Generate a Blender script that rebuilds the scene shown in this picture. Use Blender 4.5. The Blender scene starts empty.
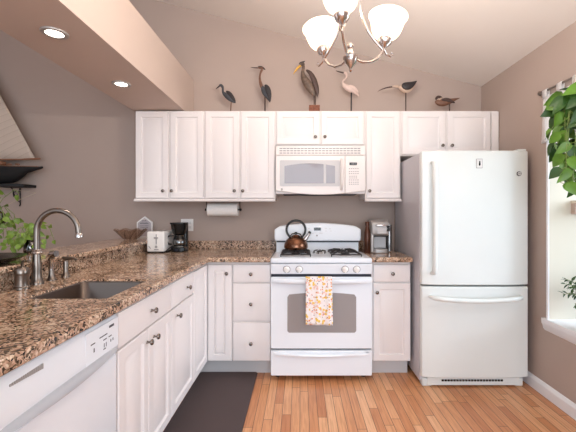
import bpy, bmesh, math, random
from mathutils import Vector, Matrix, Quaternion
random.seed(7)
PI = math.pi
S = bpy.context.scene
COL = S.collection
EYE = 1.265
ZF = -.035      # floor level

# ------------------------------------------------------------------ camera, world, lights, exposure
cd = bpy.data.cameras.new('camera'); cam = bpy.data.objects.new('camera', cd); COL.objects.link(cam)
cam.location = (0, 0, EYE); cam.rotation_euler = (PI/2, 0, 0)
cd.sensor_width = 36; cd.lens = 350/576*36; cd.shift_x = -12/576; cd.shift_y = -4/576
cd.clip_start = 0.02; cd.clip_end = 100
S.camera = cam
S.view_settings.view_transform = 'Standard'; S.view_settings.look = 'None'
S.view_settings.gamma = 1; S.view_settings.use_curve_mapping = False
S.view_settings.exposure = 0.62
W = bpy.data.worlds.new('world'); S.world = W; W.use_nodes = True
W.node_tree.nodes['Background'].inputs[0].default_value = (0.78, 0.88, 1.0, 1)
W.node_tree.nodes['Background'].inputs[1].default_value = 1.0

def area(name, loc, target, sx, sy, power, color=(1, 1, 1)):
    l = bpy.data.lights.new(name, 'AREA'); l.shape = 'RECTANGLE'; l.size = sx; l.size_y = sy
    l.energy = power; l.color = color
    o = bpy.data.objects.new(name, l); COL.objects.link(o); o.location = loc
    d = Vector(target)-Vector(loc); o.rotation_euler = d.to_track_quat('-Z', 'Y').to_euler(); return o
area('garden_window_daylight', (4.6, 1.2, 2.3), (0.6, 2.0, 0.9), 2.2, 2.2, 150, (0.76, 0.87, 1.0))
area('rear_fill', (0.6, -2.4, 1.5), (0, 3, 1.9), 2.4, 2.0, 46, (0.84, 0.92, 1.0))  # added room fill behind the camera; no door is modelled there

# ------------------------------------------------------------------ materials
def lin(c):
    return tuple(((v/255)/12.92 if v/255 <= .04045 else ((v/255+.055)/1.055)**2.4) for v in c)+(1,)
def mat(name, c, rough=.5, metal=0, **kw):
    m = bpy.data.materials.new(name); m.use_nodes = True
    b = m.node_tree.nodes['Principled BSDF']
    b.inputs['Base Color'].default_value = lin(c); b.inputs['Roughness'].default_value = rough
    b.inputs['Metallic'].default_value = metal
    for k, v in kw.items():
        b.inputs[k.replace('_', ' ')].default_value = v
    return m
def nodes(m): return m.node_tree.nodes, m.node_tree.links, m.node_tree.nodes['Principled BSDF']
def ramp(N, stops, interp='LINEAR'):
    r = N.new('ShaderNodeValToRGB'); e = r.color_ramp.elements; r.color_ramp.interpolation = interp
    while len(e) < len(stops): e.new(0.5)
    for i, (p, c) in enumerate(stops): e[i].position = p; e[i].color = lin(c)
    return r
def noisy(m, scale, amt, bump=0, bscale=None, stretch=None):
    """a small natural variation of colour plus fine bump"""
    N, L, b = nodes(m)
    tc = N.new('ShaderNodeTexCoord'); mp = N.new('ShaderNodeMapping'); L.new(tc.outputs['Object'], mp.inputs[0])
    if stretch: mp.inputs['Scale'].default_value = stretch
    n = N.new('ShaderNodeTexNoise'); n.inputs['Scale'].default_value = scale; n.inputs['Detail'].default_value = 4
    L.new(mp.outputs[0], n.inputs['Vector'])
    base = b.inputs['Base Color'].default_value[:]
    r = N.new('ShaderNodeValToRGB'); e = r.color_ramp.elements
    e[0].position = .3; e[0].color = tuple(v*(1-amt) for v in base[:3])+(1,)
    e[1].position = .7; e[1].color = tuple(min(1, v*(1+amt)) for v in base[:3])+(1,)
    L.new(n.outputs['Fac'], r.inputs[0]); L.new(r.outputs[0], b.inputs['Base Color'])
    if bump:
        n2 = N.new('ShaderNodeTexNoise'); n2.inputs['Scale'].default_value = bscale or scale*8
        L.new(mp.outputs[0], n2.inputs['Vector'])
        bp = N.new('ShaderNodeBump'); bp.inputs['Strength'].default_value = bump; bp.inputs['Distance'].default_value = .003
        L.new(n2.outputs['Fac'], bp.inputs['Height']); L.new(bp.outputs[0], b.inputs['Normal'])
    return m
M = {}
M['wall'] = noisy(mat('taupe_wall_paint', (182, 164, 154), .85), 3, .015, .15, 150)
M['ceil'] = noisy(mat('ceiling_paint', (236, 229, 223), .9), 3, .01, .15, 150)
M['soffit'] = noisy(mat('soffit_paint', (202, 184, 174), .8), 3, .015, .15, 150)
M['cab'] = noisy(mat('white_thermofoil', (238, 232, 231), .38), 2, .01)
M['cabin'] = mat('cabinet_shell_white', (228, 222, 220), .5)
M['appl'] = noisy(mat('white_enamel', (236, 240, 246), .22), 2, .008)
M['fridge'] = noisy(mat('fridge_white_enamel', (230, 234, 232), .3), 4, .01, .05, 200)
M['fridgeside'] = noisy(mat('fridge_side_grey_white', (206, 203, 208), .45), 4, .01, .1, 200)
M['trim'] = mat('white_trim_paint', (240, 240, 243), .4)
M['cream'] = mat('window_reveal_paint', (222, 214, 198), .6)
M['nickel'] = mat('brushed_nickel', (140, 130, 122), .32, 1)
M['dwshade'] = mat('handle_shade_grey', (186, 188, 194), .35)  # grey stands in for the shading below the dishwasher handle
M['knobmetal'] = mat('satin_pewter', (128, 118, 112), .22, 1)
M['warmnickel'] = mat('polished_warm_nickel', (208, 200, 196), .2, 1)
M['chrome'] = mat('chrome', (215, 210, 208), .18, 1)
M['steel'] = noisy(mat('stainless_steel', (112, 102, 96), .3, 1), 60, .04, 0, None, (1, 1, 30))
M['iron'] = mat('cast_iron', (38, 37, 39), .55)
M['black'] = mat('black_plastic', (9, 9, 10), .18)
M['gap'] = mat('dark_gap', (22, 24, 40), .6)
M['copper'] = noisy(mat('hammered_copper', (128, 90, 70), .25, 1), 20, .25)
M['dispgrey'] = mat('print_grey', (150, 146, 150), .6)
M['printdark'] = mat('print_dark', (70, 70, 78), .6)
M['greyplastic'] = mat('silver_plastic', (176, 172, 170), .35, .3)
M['lightgrey'] = mat('pale_grey_plastic', (205, 203, 204), .4)
M['paper'] = noisy(mat('paper_towel', (240, 236, 232), .95), 60, .02, .4, 400)
M['mwglass'] = mat('microwave_window_screen', (150, 144, 150), .07)
M['mwwhite'] = mat('microwave_warm_white', (240, 233, 230), .3)
M['ovglass'] = mat('oven_window_glass', (150, 143, 142), .12)
M['whiteplastic'] = mat('white_plastic', (246, 243, 240), .35)
M['mat'] = noisy(mat('dark_brown_vinyl_mat', (82, 67, 66), .75), 5, .05, .5, 500)
M['leafd'] = noisy(mat('dark_green_leaf', (46, 84, 24), .45), 9, .35)
M['leafm'] = noisy(mat('mid_green_leaf', (94, 138, 42), .4), 12, .35)
M['leafl'] = noisy(mat('lime_green_leaf', (112, 138, 48), .45), 14, .3)
M['stem'] = mat('plant_stem', (120, 140, 70), .6)
M['terra'] = mat('terracotta', (170, 105, 75), .8)
M['soil'] = mat('potting_soil', (50, 38, 30), 1)
M['cord'] = mat('natural_cord', (190, 175, 150), .9)
M['hull'] = mat('black_hull_paint', (9, 9, 11), .7)
M['spar'] = mat('varnished_spar', (150, 104, 76), .4)
M['wrought'] = mat('wrought_iron', (18, 17, 17), .6)
M['bottle'] = noisy(mat('brown_bottle', (84, 48, 32), .3, .4), 18, .3)
M['tag'] = mat('pale_label', (225, 224, 222), .5)
for m in ('leafd', 'leafm', 'leafl'):
    nodes(M[m])[2].inputs['Subsurface Weight'].default_value = 0.0

def m_granite():
    m = mat('brown_granite', (150, 120, 100), .12); N, L, b = nodes(m)
    tc = N.new('ShaderNodeTexCoord')
    no = N.new('ShaderNodeTexNoise'); no.inputs['Scale'].default_value = 30; no.inputs['Detail'].default_value = 3
    L.new(tc.outputs['Object'], no.inputs['Vector'])
    add = N.new('ShaderNodeMixRGB'); add.blend_type = 'ADD'; add.inputs[0].default_value = .035
    L.new(tc.outputs['Object'], add.inputs[1]); L.new(no.outputs['Color'], add.inputs[2])
    v = N.new('ShaderNodeTexVoronoi'); v.inputs['Scale'].default_value = 145; L.new(add.outputs[0], v.inputs['Vector'])
    sp = N.new('ShaderNodeSeparateColor'); L.new(v.outputs['Color'], sp.inputs[0])
    big = N.new('ShaderNodeTexNoise'); big.inputs['Scale'].default_value = 11; big.inputs['Detail'].default_value = 5
    big.inputs['Roughness'].default_value = .7
    L.new(tc.outputs['Object'], big.inputs['Vector'])
    ma = N.new('ShaderNodeMath'); ma.operation = 'MULTIPLY_ADD'; ma.inputs[1].default_value = 1.5; ma.inputs[2].default_value = -.75
    L.new(big.outputs['Fac'], ma.inputs[0])
    s = N.new('ShaderNodeMath'); s.operation = 'ADD'; s.use_clamp = True
    L.new(sp.outputs[0], s.inputs[0]); L.new(ma.outputs[0], s.inputs[1])
    r = ramp(N, [(0, (36, 28, 25)), (.14, (74, 58, 44)), (.27, (130, 106, 80)), (.42, (172, 138, 114)), (.7, (198, 160, 136)), (1, (226, 204, 178))])
    L.new(s.outputs[0], r.inputs[0]); L.new(r.outputs[0], b.inputs['Base Color'])
    return m
M['granite'] = m_granite()

def m_floor():
    m = mat('oak_strip_floor', (200, 140, 100), .32); N, L, b = nodes(m)
    tc = N.new('ShaderNodeTexCoord'); sx = N.new('ShaderNodeSeparateXYZ'); L.new(tc.outputs['Object'], sx.inputs[0])
    dv = N.new('ShaderNodeMath'); dv.operation = 'DIVIDE'; dv.inputs[1].default_value = .0572; L.new(sx.outputs[0], dv.inputs[0])
    fl = N.new('ShaderNodeMath'); fl.operation = 'FLOOR'; L.new(dv.outputs[0], fl.inputs[0])
    wn = N.new('ShaderNodeTexWhiteNoise'); wn.noise_dimensions = '1D'; L.new(fl.outputs[0], wn.inputs['W'])
    of = N.new('ShaderNodeMath'); of.operation = 'MULTIPLY_ADD'; of.inputs[1].default_value = 3.1; L.new(wn.outputs['Value'], of.inputs[0]); L.new(sx.outputs[1], of.inputs[2])
    cx = N.new('ShaderNodeCombineXYZ'); L.new(of.outputs[0], cx.inputs[0]); L.new(sx.outputs[0], cx.inputs[1])
    br = N.new('ShaderNodeTexBrick'); L.new(cx.outputs[0], br.inputs['Vector'])
    br.inputs['Scale'].default_value = 1; br.inputs['Brick Width'].default_value = .62; br.inputs['Row Height'].default_value = .0572
    br.inputs['Mortar Size'].default_value = .0017; br.inputs['Mortar Smooth'].default_value = .3; br.offset = 0
    br.inputs['Color1'].default_value = (0, 0, 0, 1); br.inputs['Color2'].default_value = (1, 1, 1, 1); br.inputs['Mortar'].default_value = (.5, .5, .5, 1)
    r = ramp(N, [(0, (196, 128, 84)), (.35, (212, 148, 102)), (.7, (222, 162, 116)), (1, (234, 182, 138))])
    L.new(br.outputs['Color'], r.inputs[0])
    mp = N.new('ShaderNodeMapping'); mp.inputs['Scale'].default_value = (1.2, 26, 1); L.new(cx.outputs[0], mp.inputs[0])
    n = N.new('ShaderNodeTexNoise'); n.inputs['Scale'].default_value = 4; n.inputs['Detail'].default_value = 6; n.inputs['Distortion'].default_value = .8
    L.new(mp.outputs[0], n.inputs['Vector'])
    gr = ramp(N, [(.3, (216, 200, 190)), (.6, (255, 255, 255))]); L.new(n.outputs['Fac'], gr.inputs[0])
    mx = N.new('ShaderNodeMixRGB'); mx.blend_type = 'MULTIPLY'; mx.inputs[0].default_value = .8
    L.new(r.outputs[0], mx.inputs[1]); L.new(gr.outputs[0], mx.inputs[2])
    mo = N.new('ShaderNodeMixRGB'); mo.inputs[2].default_value = lin((84, 44, 26))
    L.new(br.outputs['Fac'], mo.inputs[0]); L.new(mx.outputs[0], mo.inputs[1]); L.new(mo.outputs[0], b.inputs['Base Color'])
    return m
M['floor'] = m_floor()

def m_shade():
    m = mat('frosted_glass_shade', (255, 244, 228), .4); b = nodes(m)[2]
    b.inputs['Emission Color'].default_value = (1.0, .88, .74, 1); b.inputs['Emission Strength'].default_value = 1.0
    N, L, b = nodes(m); tl = N.new('ShaderNodeBsdfTranslucent'); tl.inputs[0].default_value = (.9, .85, .78, 1)
    x = N.new('ShaderNodeMixShader'); x.inputs[0].default_value = .35; L.new(b.outputs[0], x.inputs[1]); L.new(tl.outputs[0], x.inputs[2]); L.new(x.outputs[0], N['Material Output'].inputs[0])
    return m
M['shade'] = m_shade()
def m_emit(name, c, s):
    m = mat(name, (255, 250, 240), .4); b = nodes(m)[2]
    b.inputs['Emission Color'].default_value = c; b.inputs['Emission Strength'].default_value = s; return m
M['lamp'] = m_emit('downlight_lens', (1, .9, .78, 1), 6)
def m_glass(name, c, mixf, rough=.05):
    m = bpy.data.materials.new(name); m.use_nodes = True; N, L = m.node_tree.nodes, m.node_tree.links
    N.remove(N['Principled BSDF']); out = N['Material Output']
    t = N.new('ShaderNodeBsdfTransparent'); t.inputs[0].default_value = lin(c)
    g = N.new('ShaderNodeBsdfGlossy'); g.inputs['Roughness'].default_value = rough
    x = N.new('ShaderNodeMixShader'); x.inputs[0].default_value = mixf
    L.new(t.outputs[0], x.inputs[1]); L.new(g.outputs[0], x.inputs[2]); L.new(x.outputs[0], out.inputs[0]); return m
M['glass'] = m_glass('window_glass', (250, 252, 252), .06)
M['dglass'] = m_glass('smoky_cut_glass', (240, 232, 226), .12, .08)
M['cglass'] = m_glass('carafe_glass', (120, 110, 105), .25)
M['jarglass'] = m_glass('dark_green_glass', (80, 90, 70), .2)
def m_sheer():
    m = bpy.data.materials.new('sheer_white_cotton'); m.use_nodes = True; N, L = m.node_tree.nodes, m.node_tree.links
    b = N['Principled BSDF']; b.inputs['Base Color'].default_value = lin((244, 240, 240)); b.inputs['Roughness'].default_value = .9
    tl = N.new('ShaderNodeBsdfTranslucent'); tl.inputs[0].default_value = lin((248, 246, 244))
    x = N.new('ShaderNodeMixShader'); x.inputs[0].default_value = .45
    L.new(b.outputs[0], x.inputs[1]); L.new(tl.outputs[0], x.inputs[2]); L.new(x.outputs[0], N['Material Output'].inputs[0]); return m
M['sheer'] = m_sheer()
def m_sail():
    m = mat('sail_canvas', (196, 180, 166), .9); N, L, b = nodes(m)
    tc = N.new('ShaderNodeTexCoord'); mp = N.new('ShaderNodeMapping'); mp.inputs['Rotation'].default_value = (0, math.radians(-62), 0)
    L.new(tc.outputs['Object'], mp.inputs[0])
    w = N.new('ShaderNodeTexWave'); w.wave_type = 'BANDS'; w.bands_direction = 'X'; w.wave_profile = 'SAW'; w.inputs['Scale'].default_value = 5.5
    L.new(mp.outputs[0], w.inputs['Vector'])
    r = ramp(N, [(0, (186, 169, 154)), (.06, (187, 170, 155)), (.09, (200, 184, 170)), (1, (204, 188, 174))]); L.new(w.outputs['Fac'], r.inputs[0])
    L.new(r.outputs[0], b.inputs['Base Color']); return m
M['sail'] = m_sail()
def m_towel():
    m = mat('floral_cotton', (240, 232, 228), .95); N, L, b = nodes(m)
    tc = N.new('ShaderNodeTexCoord'); mp = N.new('ShaderNodeMapping'); mp.inputs['Scale'].default_value = (1, 0, 1); L.new(tc.outputs['Object'], mp.inputs[0])
    def layer(prev, scale, off, thr, colr, gate):
        m2 = N.new('ShaderNodeMapping'); m2.inputs['Location'].default_value = (off, 0, off*1.7); L.new(mp.outputs[0], m2.inputs[0])
        v = N.new('ShaderNodeTexVoronoi'); v.inputs['Scale'].default_value = scale; v.inputs['Randomness'].default_value = .85; L.new(m2.outputs[0], v.inputs['Vector'])
        lt = N.new('ShaderNodeMath'); lt.operation = 'LESS_THAN'; lt.inputs[1].default_value = thr; L.new(v.outputs['Distance'], lt.inputs[0])
        s = N.new('ShaderNodeSeparateColor'); L.new(v.outputs['Color'], s.inputs[0])
        g = N.new('ShaderNodeMath'); g.operation = 'LESS_THAN'; g.inputs[1].default_value = gate; L.new(s.outputs[0], g.inputs[0])
        mu = N.new('ShaderNodeMath'); mu.operation = 'MULTIPLY'; L.new(lt.outputs[0], mu.inputs[0]); L.new(g.outputs[0], mu.inputs[1])
        x = N.new('ShaderNodeMixRGB'); L.new(mu.outputs[0], x.inputs[0]); L.new(prev, x.inputs[1]); x.inputs[2].default_value = lin(colr); return x.outputs[0]
    c = N.new('ShaderNodeRGB'); c.outputs[0].default_value = lin((244, 234, 232)); o = c.outputs[0]
    o = layer(o, 46, 3.1, .42, (238, 190, 176), .5)
    o = layer(o, 40, .3, .44, (240, 200, 96), .62)
    o = layer(o, 62, 7.7, .34, (222, 140, 60), .35)
    o = layer(o, 80, 5.2, .3, (96, 64, 92), .28)
    L.new(o, b.inputs['Base Color']); return m
M['towel'] = m_towel()
# birds
M['b_slate'] = noisy(mat('slate_painted_wood', (64, 66, 72), .5), 60, .25)
M['b_brown'] = noisy(mat('brown_painted_wood', (118, 82, 64), .5), 40, .2)
M['b_grey'] = noisy(mat('grey_brown_mottled_wood', (104, 86, 74), .55), 45, .5)
M['b_dark'] = noisy(mat('dark_brown_wood', (72, 52, 46), .5), 60, .3)
M['b_pink'] = noisy(mat('pale_pink_wood', (216, 192, 182), .6), 40, .08)
M['b_black'] = noisy(mat('black_brown_wood', (44, 38, 40), .5), 60, .3)
M['b_yellow'] = mat('yellow_beak', (214, 164, 60), .5)
M['b_cream'] = mat('cream_wood', (206, 180, 160), .6)
M['b_block'] = noisy(mat('rusty_block_wood', (128, 76, 54), .7), 60, .35)

# ------------------------------------------------------------------ mesh builder
class MB:
    def __init__(s): s.v = []; s.f = []
    def add(s, vs, fs):
        n = len(s.v); s.v += [Vector(p) for p in vs]; s.f += [[i+n for i in f] for f in fs]; return s
    def box(s, x0, x1, y0, y1, z0, z1):
        return s.add([(x0,y0,z0),(x1,y0,z0),(x1,y1,z0),(x0,y1,z0),(x0,y0,z1),(x1,y0,z1),(x1,y1,z1),(x0,y1,z1)],
                     [(0,3,2,1),(4,5,6,7),(0,1,5,4),(1,2,6,5),(2,3,7,6),(3,0,4,7)])
    def lathe(s, prof, c=(0,0,0), axis='z', n=24, a0=0):
        """prof: list of (r, h) along axis, ends closed when r == 0"""
        c = Vector(c); rings = []; vs = []; fs = []
        for r, h in prof:
            ring = []
            k = 1 if r < 1e-6 else n
            for i in range(k):
                a = a0+2*PI*i/n; u, w = r*math.cos(a), r*math.sin(a)
                p = {'z': (u, w, h), 'x': (h, u, w), 'y': (u, h, w)}[axis]
                ring.append(len(vs)); vs.append(c+Vector(p))
            rings.append(ring)
        for A, B in zip(rings, rings[1:]):
            for i in range(n):
                j = (i+1) % n
                if len(A) == 1 and len(B) == 1: continue
                if len(A) == 1: fs.append((A[0], B[i], B[j]))
                elif len(B) == 1: fs.append((A[i], A[j], B[0]))
                else: fs.append((A[i], A[j], B[j], B[i]))
        return s.add(vs, fs)
    def tube(s, pts, r, n=8, cap=True):
        pts = [Vector(p) for p in pts]; rs = r if isinstance(r, (list, tuple)) else [r]*len(pts)
        vs = []; fs = []; prev = None
        for i, p in enumerate(pts):
            t = (pts[min(i+1, len(pts)-1)]-pts[max(i-1, 0)]).normalized()
            if prev is None:
                a = Vector((0, 0, 1)) if abs(t.z) < .9 else Vector((1, 0, 0))
                u = t.cross(a).normalized()
            else:
                u = (prev-t*prev.dot(t)).normalized()
            prev = u; w = t.cross(u)
            for k in range(n):
                an = 2*PI*k/n; vs.append(p+(u*math.cos(an)+w*math.sin(an))*rs[i])
        for i in range(len(pts)-1):
            for k in range(n):
                j = (k+1) % n; fs.append((i*n+k, i*n+j, (i+1)*n+j, (i+1)*n+k))
        if cap: fs.append(tuple(range(n))); fs.append(tuple((len(pts)-1)*n+k for k in range(n)))
        return s.add(vs, fs)
    def loft_xz(s, pts, n=12):
        """body along a path in the xz plane: pts of (x, z, in-plane radius, y radius), closed ends"""
        P = [Vector((p[0], 0, p[1])) for p in pts]; vs = []; fs = []
        for i, p in enumerate(P):
            t = (P[min(i+1, len(P)-1)]-P[max(i-1, 0)]).normalized(); u = Vector((-t.z, 0, t.x)); w = Vector((0, 1, 0))
            for k in range(n):
                a = 2*PI*k/n; vs.append(p+u*math.cos(a)*pts[i][2]+w*math.sin(a)*pts[i][3])
        for i in range(len(P)-1):
            for k in range(n):
                j = (k+1) % n; fs.append((i*n+k, i*n+j, (i+1)*n+j, (i+1)*n+k))
        fs.append(tuple(range(n))); fs.append(tuple((len(P)-1)*n+k for k in range(n)))
        return s.add(vs, fs)
    def prism(s, poly, axis, a, b):
        """poly of 2D points extruded along axis from a to b. axis y: (x,z); x: (y,z); z: (x,y)"""
        def P(q, h): return {'y': (q[0], h, q[1]), 'x': (h, q[0], q[1]), 'z': (q[0], q[1], h)}[axis]
        n = len(poly); vs = [P(q, a) for q in poly]+[P(q, b) for q in poly]
        fs = [tuple(range(n)), tuple(range(2*n-1, n-1, -1))]+[(i, (i+1) % n, n+(i+1) % n, n+i) for i in range(n)]
        return s.add(vs, fs)
    def grid(s, xs, ys, inside, z0, z1):
        idx = {}; vs = []; fs = []
        def V(i, j, k):
            if (i, j, k) not in idx: idx[(i, j, k)] = len(vs); vs.append((xs[i], ys[j], z1 if k else z0))
            return idx[(i, j, k)]
        ins = lambda i, j: 0 <= i < len(xs)-1 and 0 <= j < len(ys)-1 and inside((xs[i]+xs[i+1])/2, (ys[j]+ys[j+1])/2)
        for i in range(len(xs)-1):
            for j in range(len(ys)-1):
                if not ins(i, j): continue
                fs.append((V(i,j,1), V(i+1,j,1), V(i+1,j+1,1), V(i,j+1,1))); fs.append((V(i,j,0), V(i,j+1,0), V(i+1,j+1,0), V(i+1,j,0)))
                if not ins(i-1, j): fs.append((V(i,j,0), V(i,j,1), V(i,j+1,1), V(i,j+1,0)))
                if not ins(i+1, j): fs.append((V(i+1,j,0), V(i+1,j+1,0), V(i+1,j+1,1), V(i+1,j,1)))
                if not ins(i, j-1): fs.append((V(i,j,0), V(i+1,j,0), V(i+1,j,1), V(i,j,1)))
                if not ins(i, j+1): fs.append((V(i,j+1,0), V(i,j+1,1), V(i+1,j+1,1), V(i+1,j+1,0)))
        return s.add(vs, fs)
    def rot(s, R, start=0):
        for i in range(start, len(s.v)): s.v[i] = R @ s.v[i]
        return s
    def move(s, d, start=0):
        for i in range(start, len(s.v)): s.v[i] = s.v[i]+Vector(d)
        return s

def root_off(o):
    d = Vector((0, 0, 0))
    while o is not None: d += o.location; o = o.parent
    return d
def obj(name, mb, m, parent=None, bevel=0, seg=2, smooth=True, loc=None, ang=35, solid=0):
    """link the builder as ONE mesh object; vertices were given in world space"""
    off = root_off(parent) + (Vector(loc) if loc else Vector((0, 0, 0)))
    me = bpy.data.meshes.new(name); me.from_pydata([tuple(v-off) for v in mb.v], [], mb.f); me.update()
    bm = bmesh.new(); bm.from_mesh(me); bmesh.ops.recalc_face_normals(bm, faces=bm.faces); bm.to_mesh(me); bm.free()
    me.materials.append(M[m] if isinstance(m, str) else m)
    if smooth: me.shade_smooth(); me.set_sharp_from_angle(angle=math.radians(ang))
    o = bpy.data.objects.new(name, me); COL.objects.link(o); o.parent = parent
    if loc: o.location = Vector(loc)
    if solid:
        md = o.modifiers.new('solid', 'SOLIDIFY'); md.thickness = solid
    if bevel:
        md = o.modifiers.new('bevel', 'BEVEL'); md.width = bevel; md.segments = seg; md.limit_method = 'ANGLE'; md.angle_limit = math.radians(40)
        md.harden_normals = False
    return o
def thing(name, label, cat, loc=(0, 0, 0), group=None):
    o = bpy.data.objects.new(name, None); COL.objects.link(o); o.location = loc; o.empty_display_size = .1
    o['label'] = label; o['category'] = cat
    if group: o['group'] = group
    return o
def tag(o, label, cat, group=None):
    o['label'] = label; o['category'] = cat
    if group: o['group'] = group
    return o
def struct(name, mb, m, parent=None, **kw):
    o = obj(name, mb, m, parent, **kw)
    if parent is None: o['kind'] = 'structure'
    return o
def lab(o, t): o['label'] = t; return o
def text(name, body, m, parent, loc, size, rot=(PI/2, 0, 0), ext=.0006):
    cu = bpy.data.curves.new(name, 'FONT'); cu.body = body; cu.size = size; cu.extrude = ext; cu.align_x = 'CENTER'; cu.align_y = 'CENTER'
    t = bpy.data.objects.new(name, cu); COL.objects.link(t)
    dg = bpy.context.evaluated_depsgraph_get(); me = bpy.data.meshes.new_from_object(t.evaluated_get(dg))
    bpy.data.objects.remove(t)
    me.materials.clear(); me.materials.append(M[m]); o = bpy.data.objects.new(name, me); COL.objects.link(o)
    o.parent = parent; o.location = Vector(loc)-root_off(parent); o.rotation_euler = rot; return o

# faces: 'S' = looks toward the camera (-Y), 'E' = looks toward +X (the left run)
def frame_pt(face, o, u, v, w):
    """u along the width, v up, w outward from the face plane"""
    return (o[0]+u, o[1]-w, o[2]+v) if face == 'S' else (o[0]+w, o[1]+u, o[2]+v)
def panel_front(face, o, wd, ht, frame=.047, raised=True, thick=.019):
    """raised-panel cabinet door or plain slab drawer front with an eased edge; o = lower corner on the cabinet face"""
    mb = MB()
    if raised:
        f = min(frame, wd*.26)
        loops = [(0, 0), (0, thick-.004), (.004, thick), (f, thick), (f+.005, thick-.012), (f+.011, thick-.012), (f+.034, thick-.002), (f+.037, thick-.001)]
        if wd/2-f-.038 < .01: loops = [(0, 0), (0, thick-.004), (.004, thick), (f, thick), (f+.004, thick-.012), (f+.008, thick-.012), (f+.02, thick-.001), (f+.022, thick-.001)]
    else:
        loops = [(0, 0), (0, thick-.007), (.003, thick-.002), (.010, thick)]
    vs = []; fs = []
    for ins, w in loops:
        for (u, v) in ((ins, ins), (wd-ins, ins), (wd-ins, ht-ins), (ins, ht-ins)): vs.append(frame_pt(face, o, u, v, w))
    for i in range(len(loops)-1):
        for k in range(4): fs.append((i*4+k, i*4+(k+1) % 4, i*4+4+(k+1) % 4, i*4+4+k))
    fs.append((0, 3, 2, 1)); n = (len(loops)-1)*4; fs.append((n, n+1, n+2, n+3))
    return mb.add(vs, fs)
def knob(face, p, parent):
    """mushroom knob standing out from p on the door's face"""
    prof = [(0, 0), (.0075, 0), (.0055, .004), (.0045, .012), (.006, .016), (.0125, .019), (.0145, .024), (.0125, .029), (.007, .0315), (0, .032)]
    mb = MB()
    if face == 'S': mb.lathe([(r, -h) for r, h in prof], p, 'y', 16)
    else: mb.lathe(prof, p, 'x', 16)
    return obj('knob', mb, 'knobmetal', parent)

# ------------------------------------------------------------------ setting
WY = 3.35; WX = 1.735
ceil_z = lambda x: 2.465+.266*(WX-x)
struct('floor', MB().box(-4.6, 1.9, -2.6, 3.5, ZF-.1, ZF), 'floor', smooth=False)
struct('wall_back', MB().prism([(-4.6, ZF), (1.9, ZF), (1.9, ceil_z(1.9)), (-4.6, ceil_z(-4.6))], 'y', WY, WY+.12), 'wall', smooth=False)
OP = (1.15, 2.44, .50, 2.08)          # garden-window opening: y0, y1, z0, z1
wr = MB()
wr.box(WX, WX+.14, -2.6, OP[0], ZF, 2.49).box(WX, WX+.14, OP[1], WY, ZF, 2.49).box(WX, WX+.14, OP[0], OP[1], ZF, OP[2]).box(WX, WX+.14, OP[0], OP[1], OP[3], 2.49)
struct('wall_right', wr, 'wall', smooth=False)
struct('light_block_ground', MB().box(2.6, 12, -6, 9, -.7, -.6), mat('block_ground_green', (96, 112, 70), .95), smooth=False)  # unseen ground, added to block the lower half of the window's sky light
struct('light_block_wall_left', MB().box(-4.7, -4.6, -2.6, WY+.1, ZF, 4.2), 'wall', smooth=False)  # unseen wall, added to keep world light off the left side
struct('ceiling', MB().prism([(1.9, ceil_z(1.9)), (-4.6, ceil_z(-4.6)), (-4.6, ceil_z(-4.6)+.1), (1.9, ceil_z(1.9)+.1)], 'y', -2.6, WY+.12), 'ceil', smooth=False)
struct('soffit', MB().box(-1.465, -1.015, -1.5, WY, 2.156, 2.52), 'soffit', smooth=False)
struct('wall_peninsula', MB().box(-1.62, -1.372, .55, WY, ZF, .99), 'wall', smooth=False)
struct('baseboard_right', MB().prism([(WX, ZF), (WX-.016, ZF), (WX-.016, .032), (WX-.011, .045), (WX-.006, .054), (WX, .057)], 'y', -2.5, WY), 'trim', smooth=False)
# garden window on the right wall
win = bpy.data.objects.new('window_1', None); COL.objects.link(win); win.location = (WX, OP[0], OP[2]); win['kind'] = 'structure'
D = WX+.62
rv = MB().box(WX+.001, D, OP[1]-.004, OP[1]+.03, OP[2], OP[3]).box(WX+.001, D, OP[0]-.03, OP[0]+.004, OP[2], OP[3]).box(WX+.001, D, OP[0]-.03, OP[1]+.03, OP[3]-.004, OP[3]+.03)
obj('window_reveal', rv, 'cream', win, smooth=False)
obj('window_trim', MB().box(WX-.012, WX, OP[1]-.006, OP[1]+.012, OP[2], OP[3]).box(WX-.012, WX, OP[0]-.012, OP[0]+.006, OP[2], OP[3]), 'trim', win, bevel=.003)
obj('window_sill', MB().prism([(WX-.026, OP[2]-.008), (WX-.024, OP[2]-.018), (WX-.018, OP[2]-.03), (WX-.012, OP[2]-.055), (WX-.001, OP[2]-.07), (WX-.001, OP[2]-.018), (D, OP[2]-.018), (D, OP[2]+.018), (WX-.026, OP[2]+.018)], 'y', OP[0]-.05, OP[1]+.04), 'trim', win)
gf = MB()
for y in (OP[0], (OP[0]+OP[1])/2-.02, OP[1]-.04): gf.box(D-.04, D, y, y+.04, OP[2]+.02, OP[3])
gf.box(D-.04, D, OP[0], OP[1], OP[2]+.02, OP[2]+.06).box(D-.04, D, OP[0], OP[1], OP[3]-.04, OP[3])
obj('window_frame', gf, 'trim', win, bevel=.003)
obj('window_glass', MB().box(D-.022, D-.018, OP[0]+.04, OP[1]-.04, OP[2]+.06, OP[3]-.04), 'glass', win, smooth=False)

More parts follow.
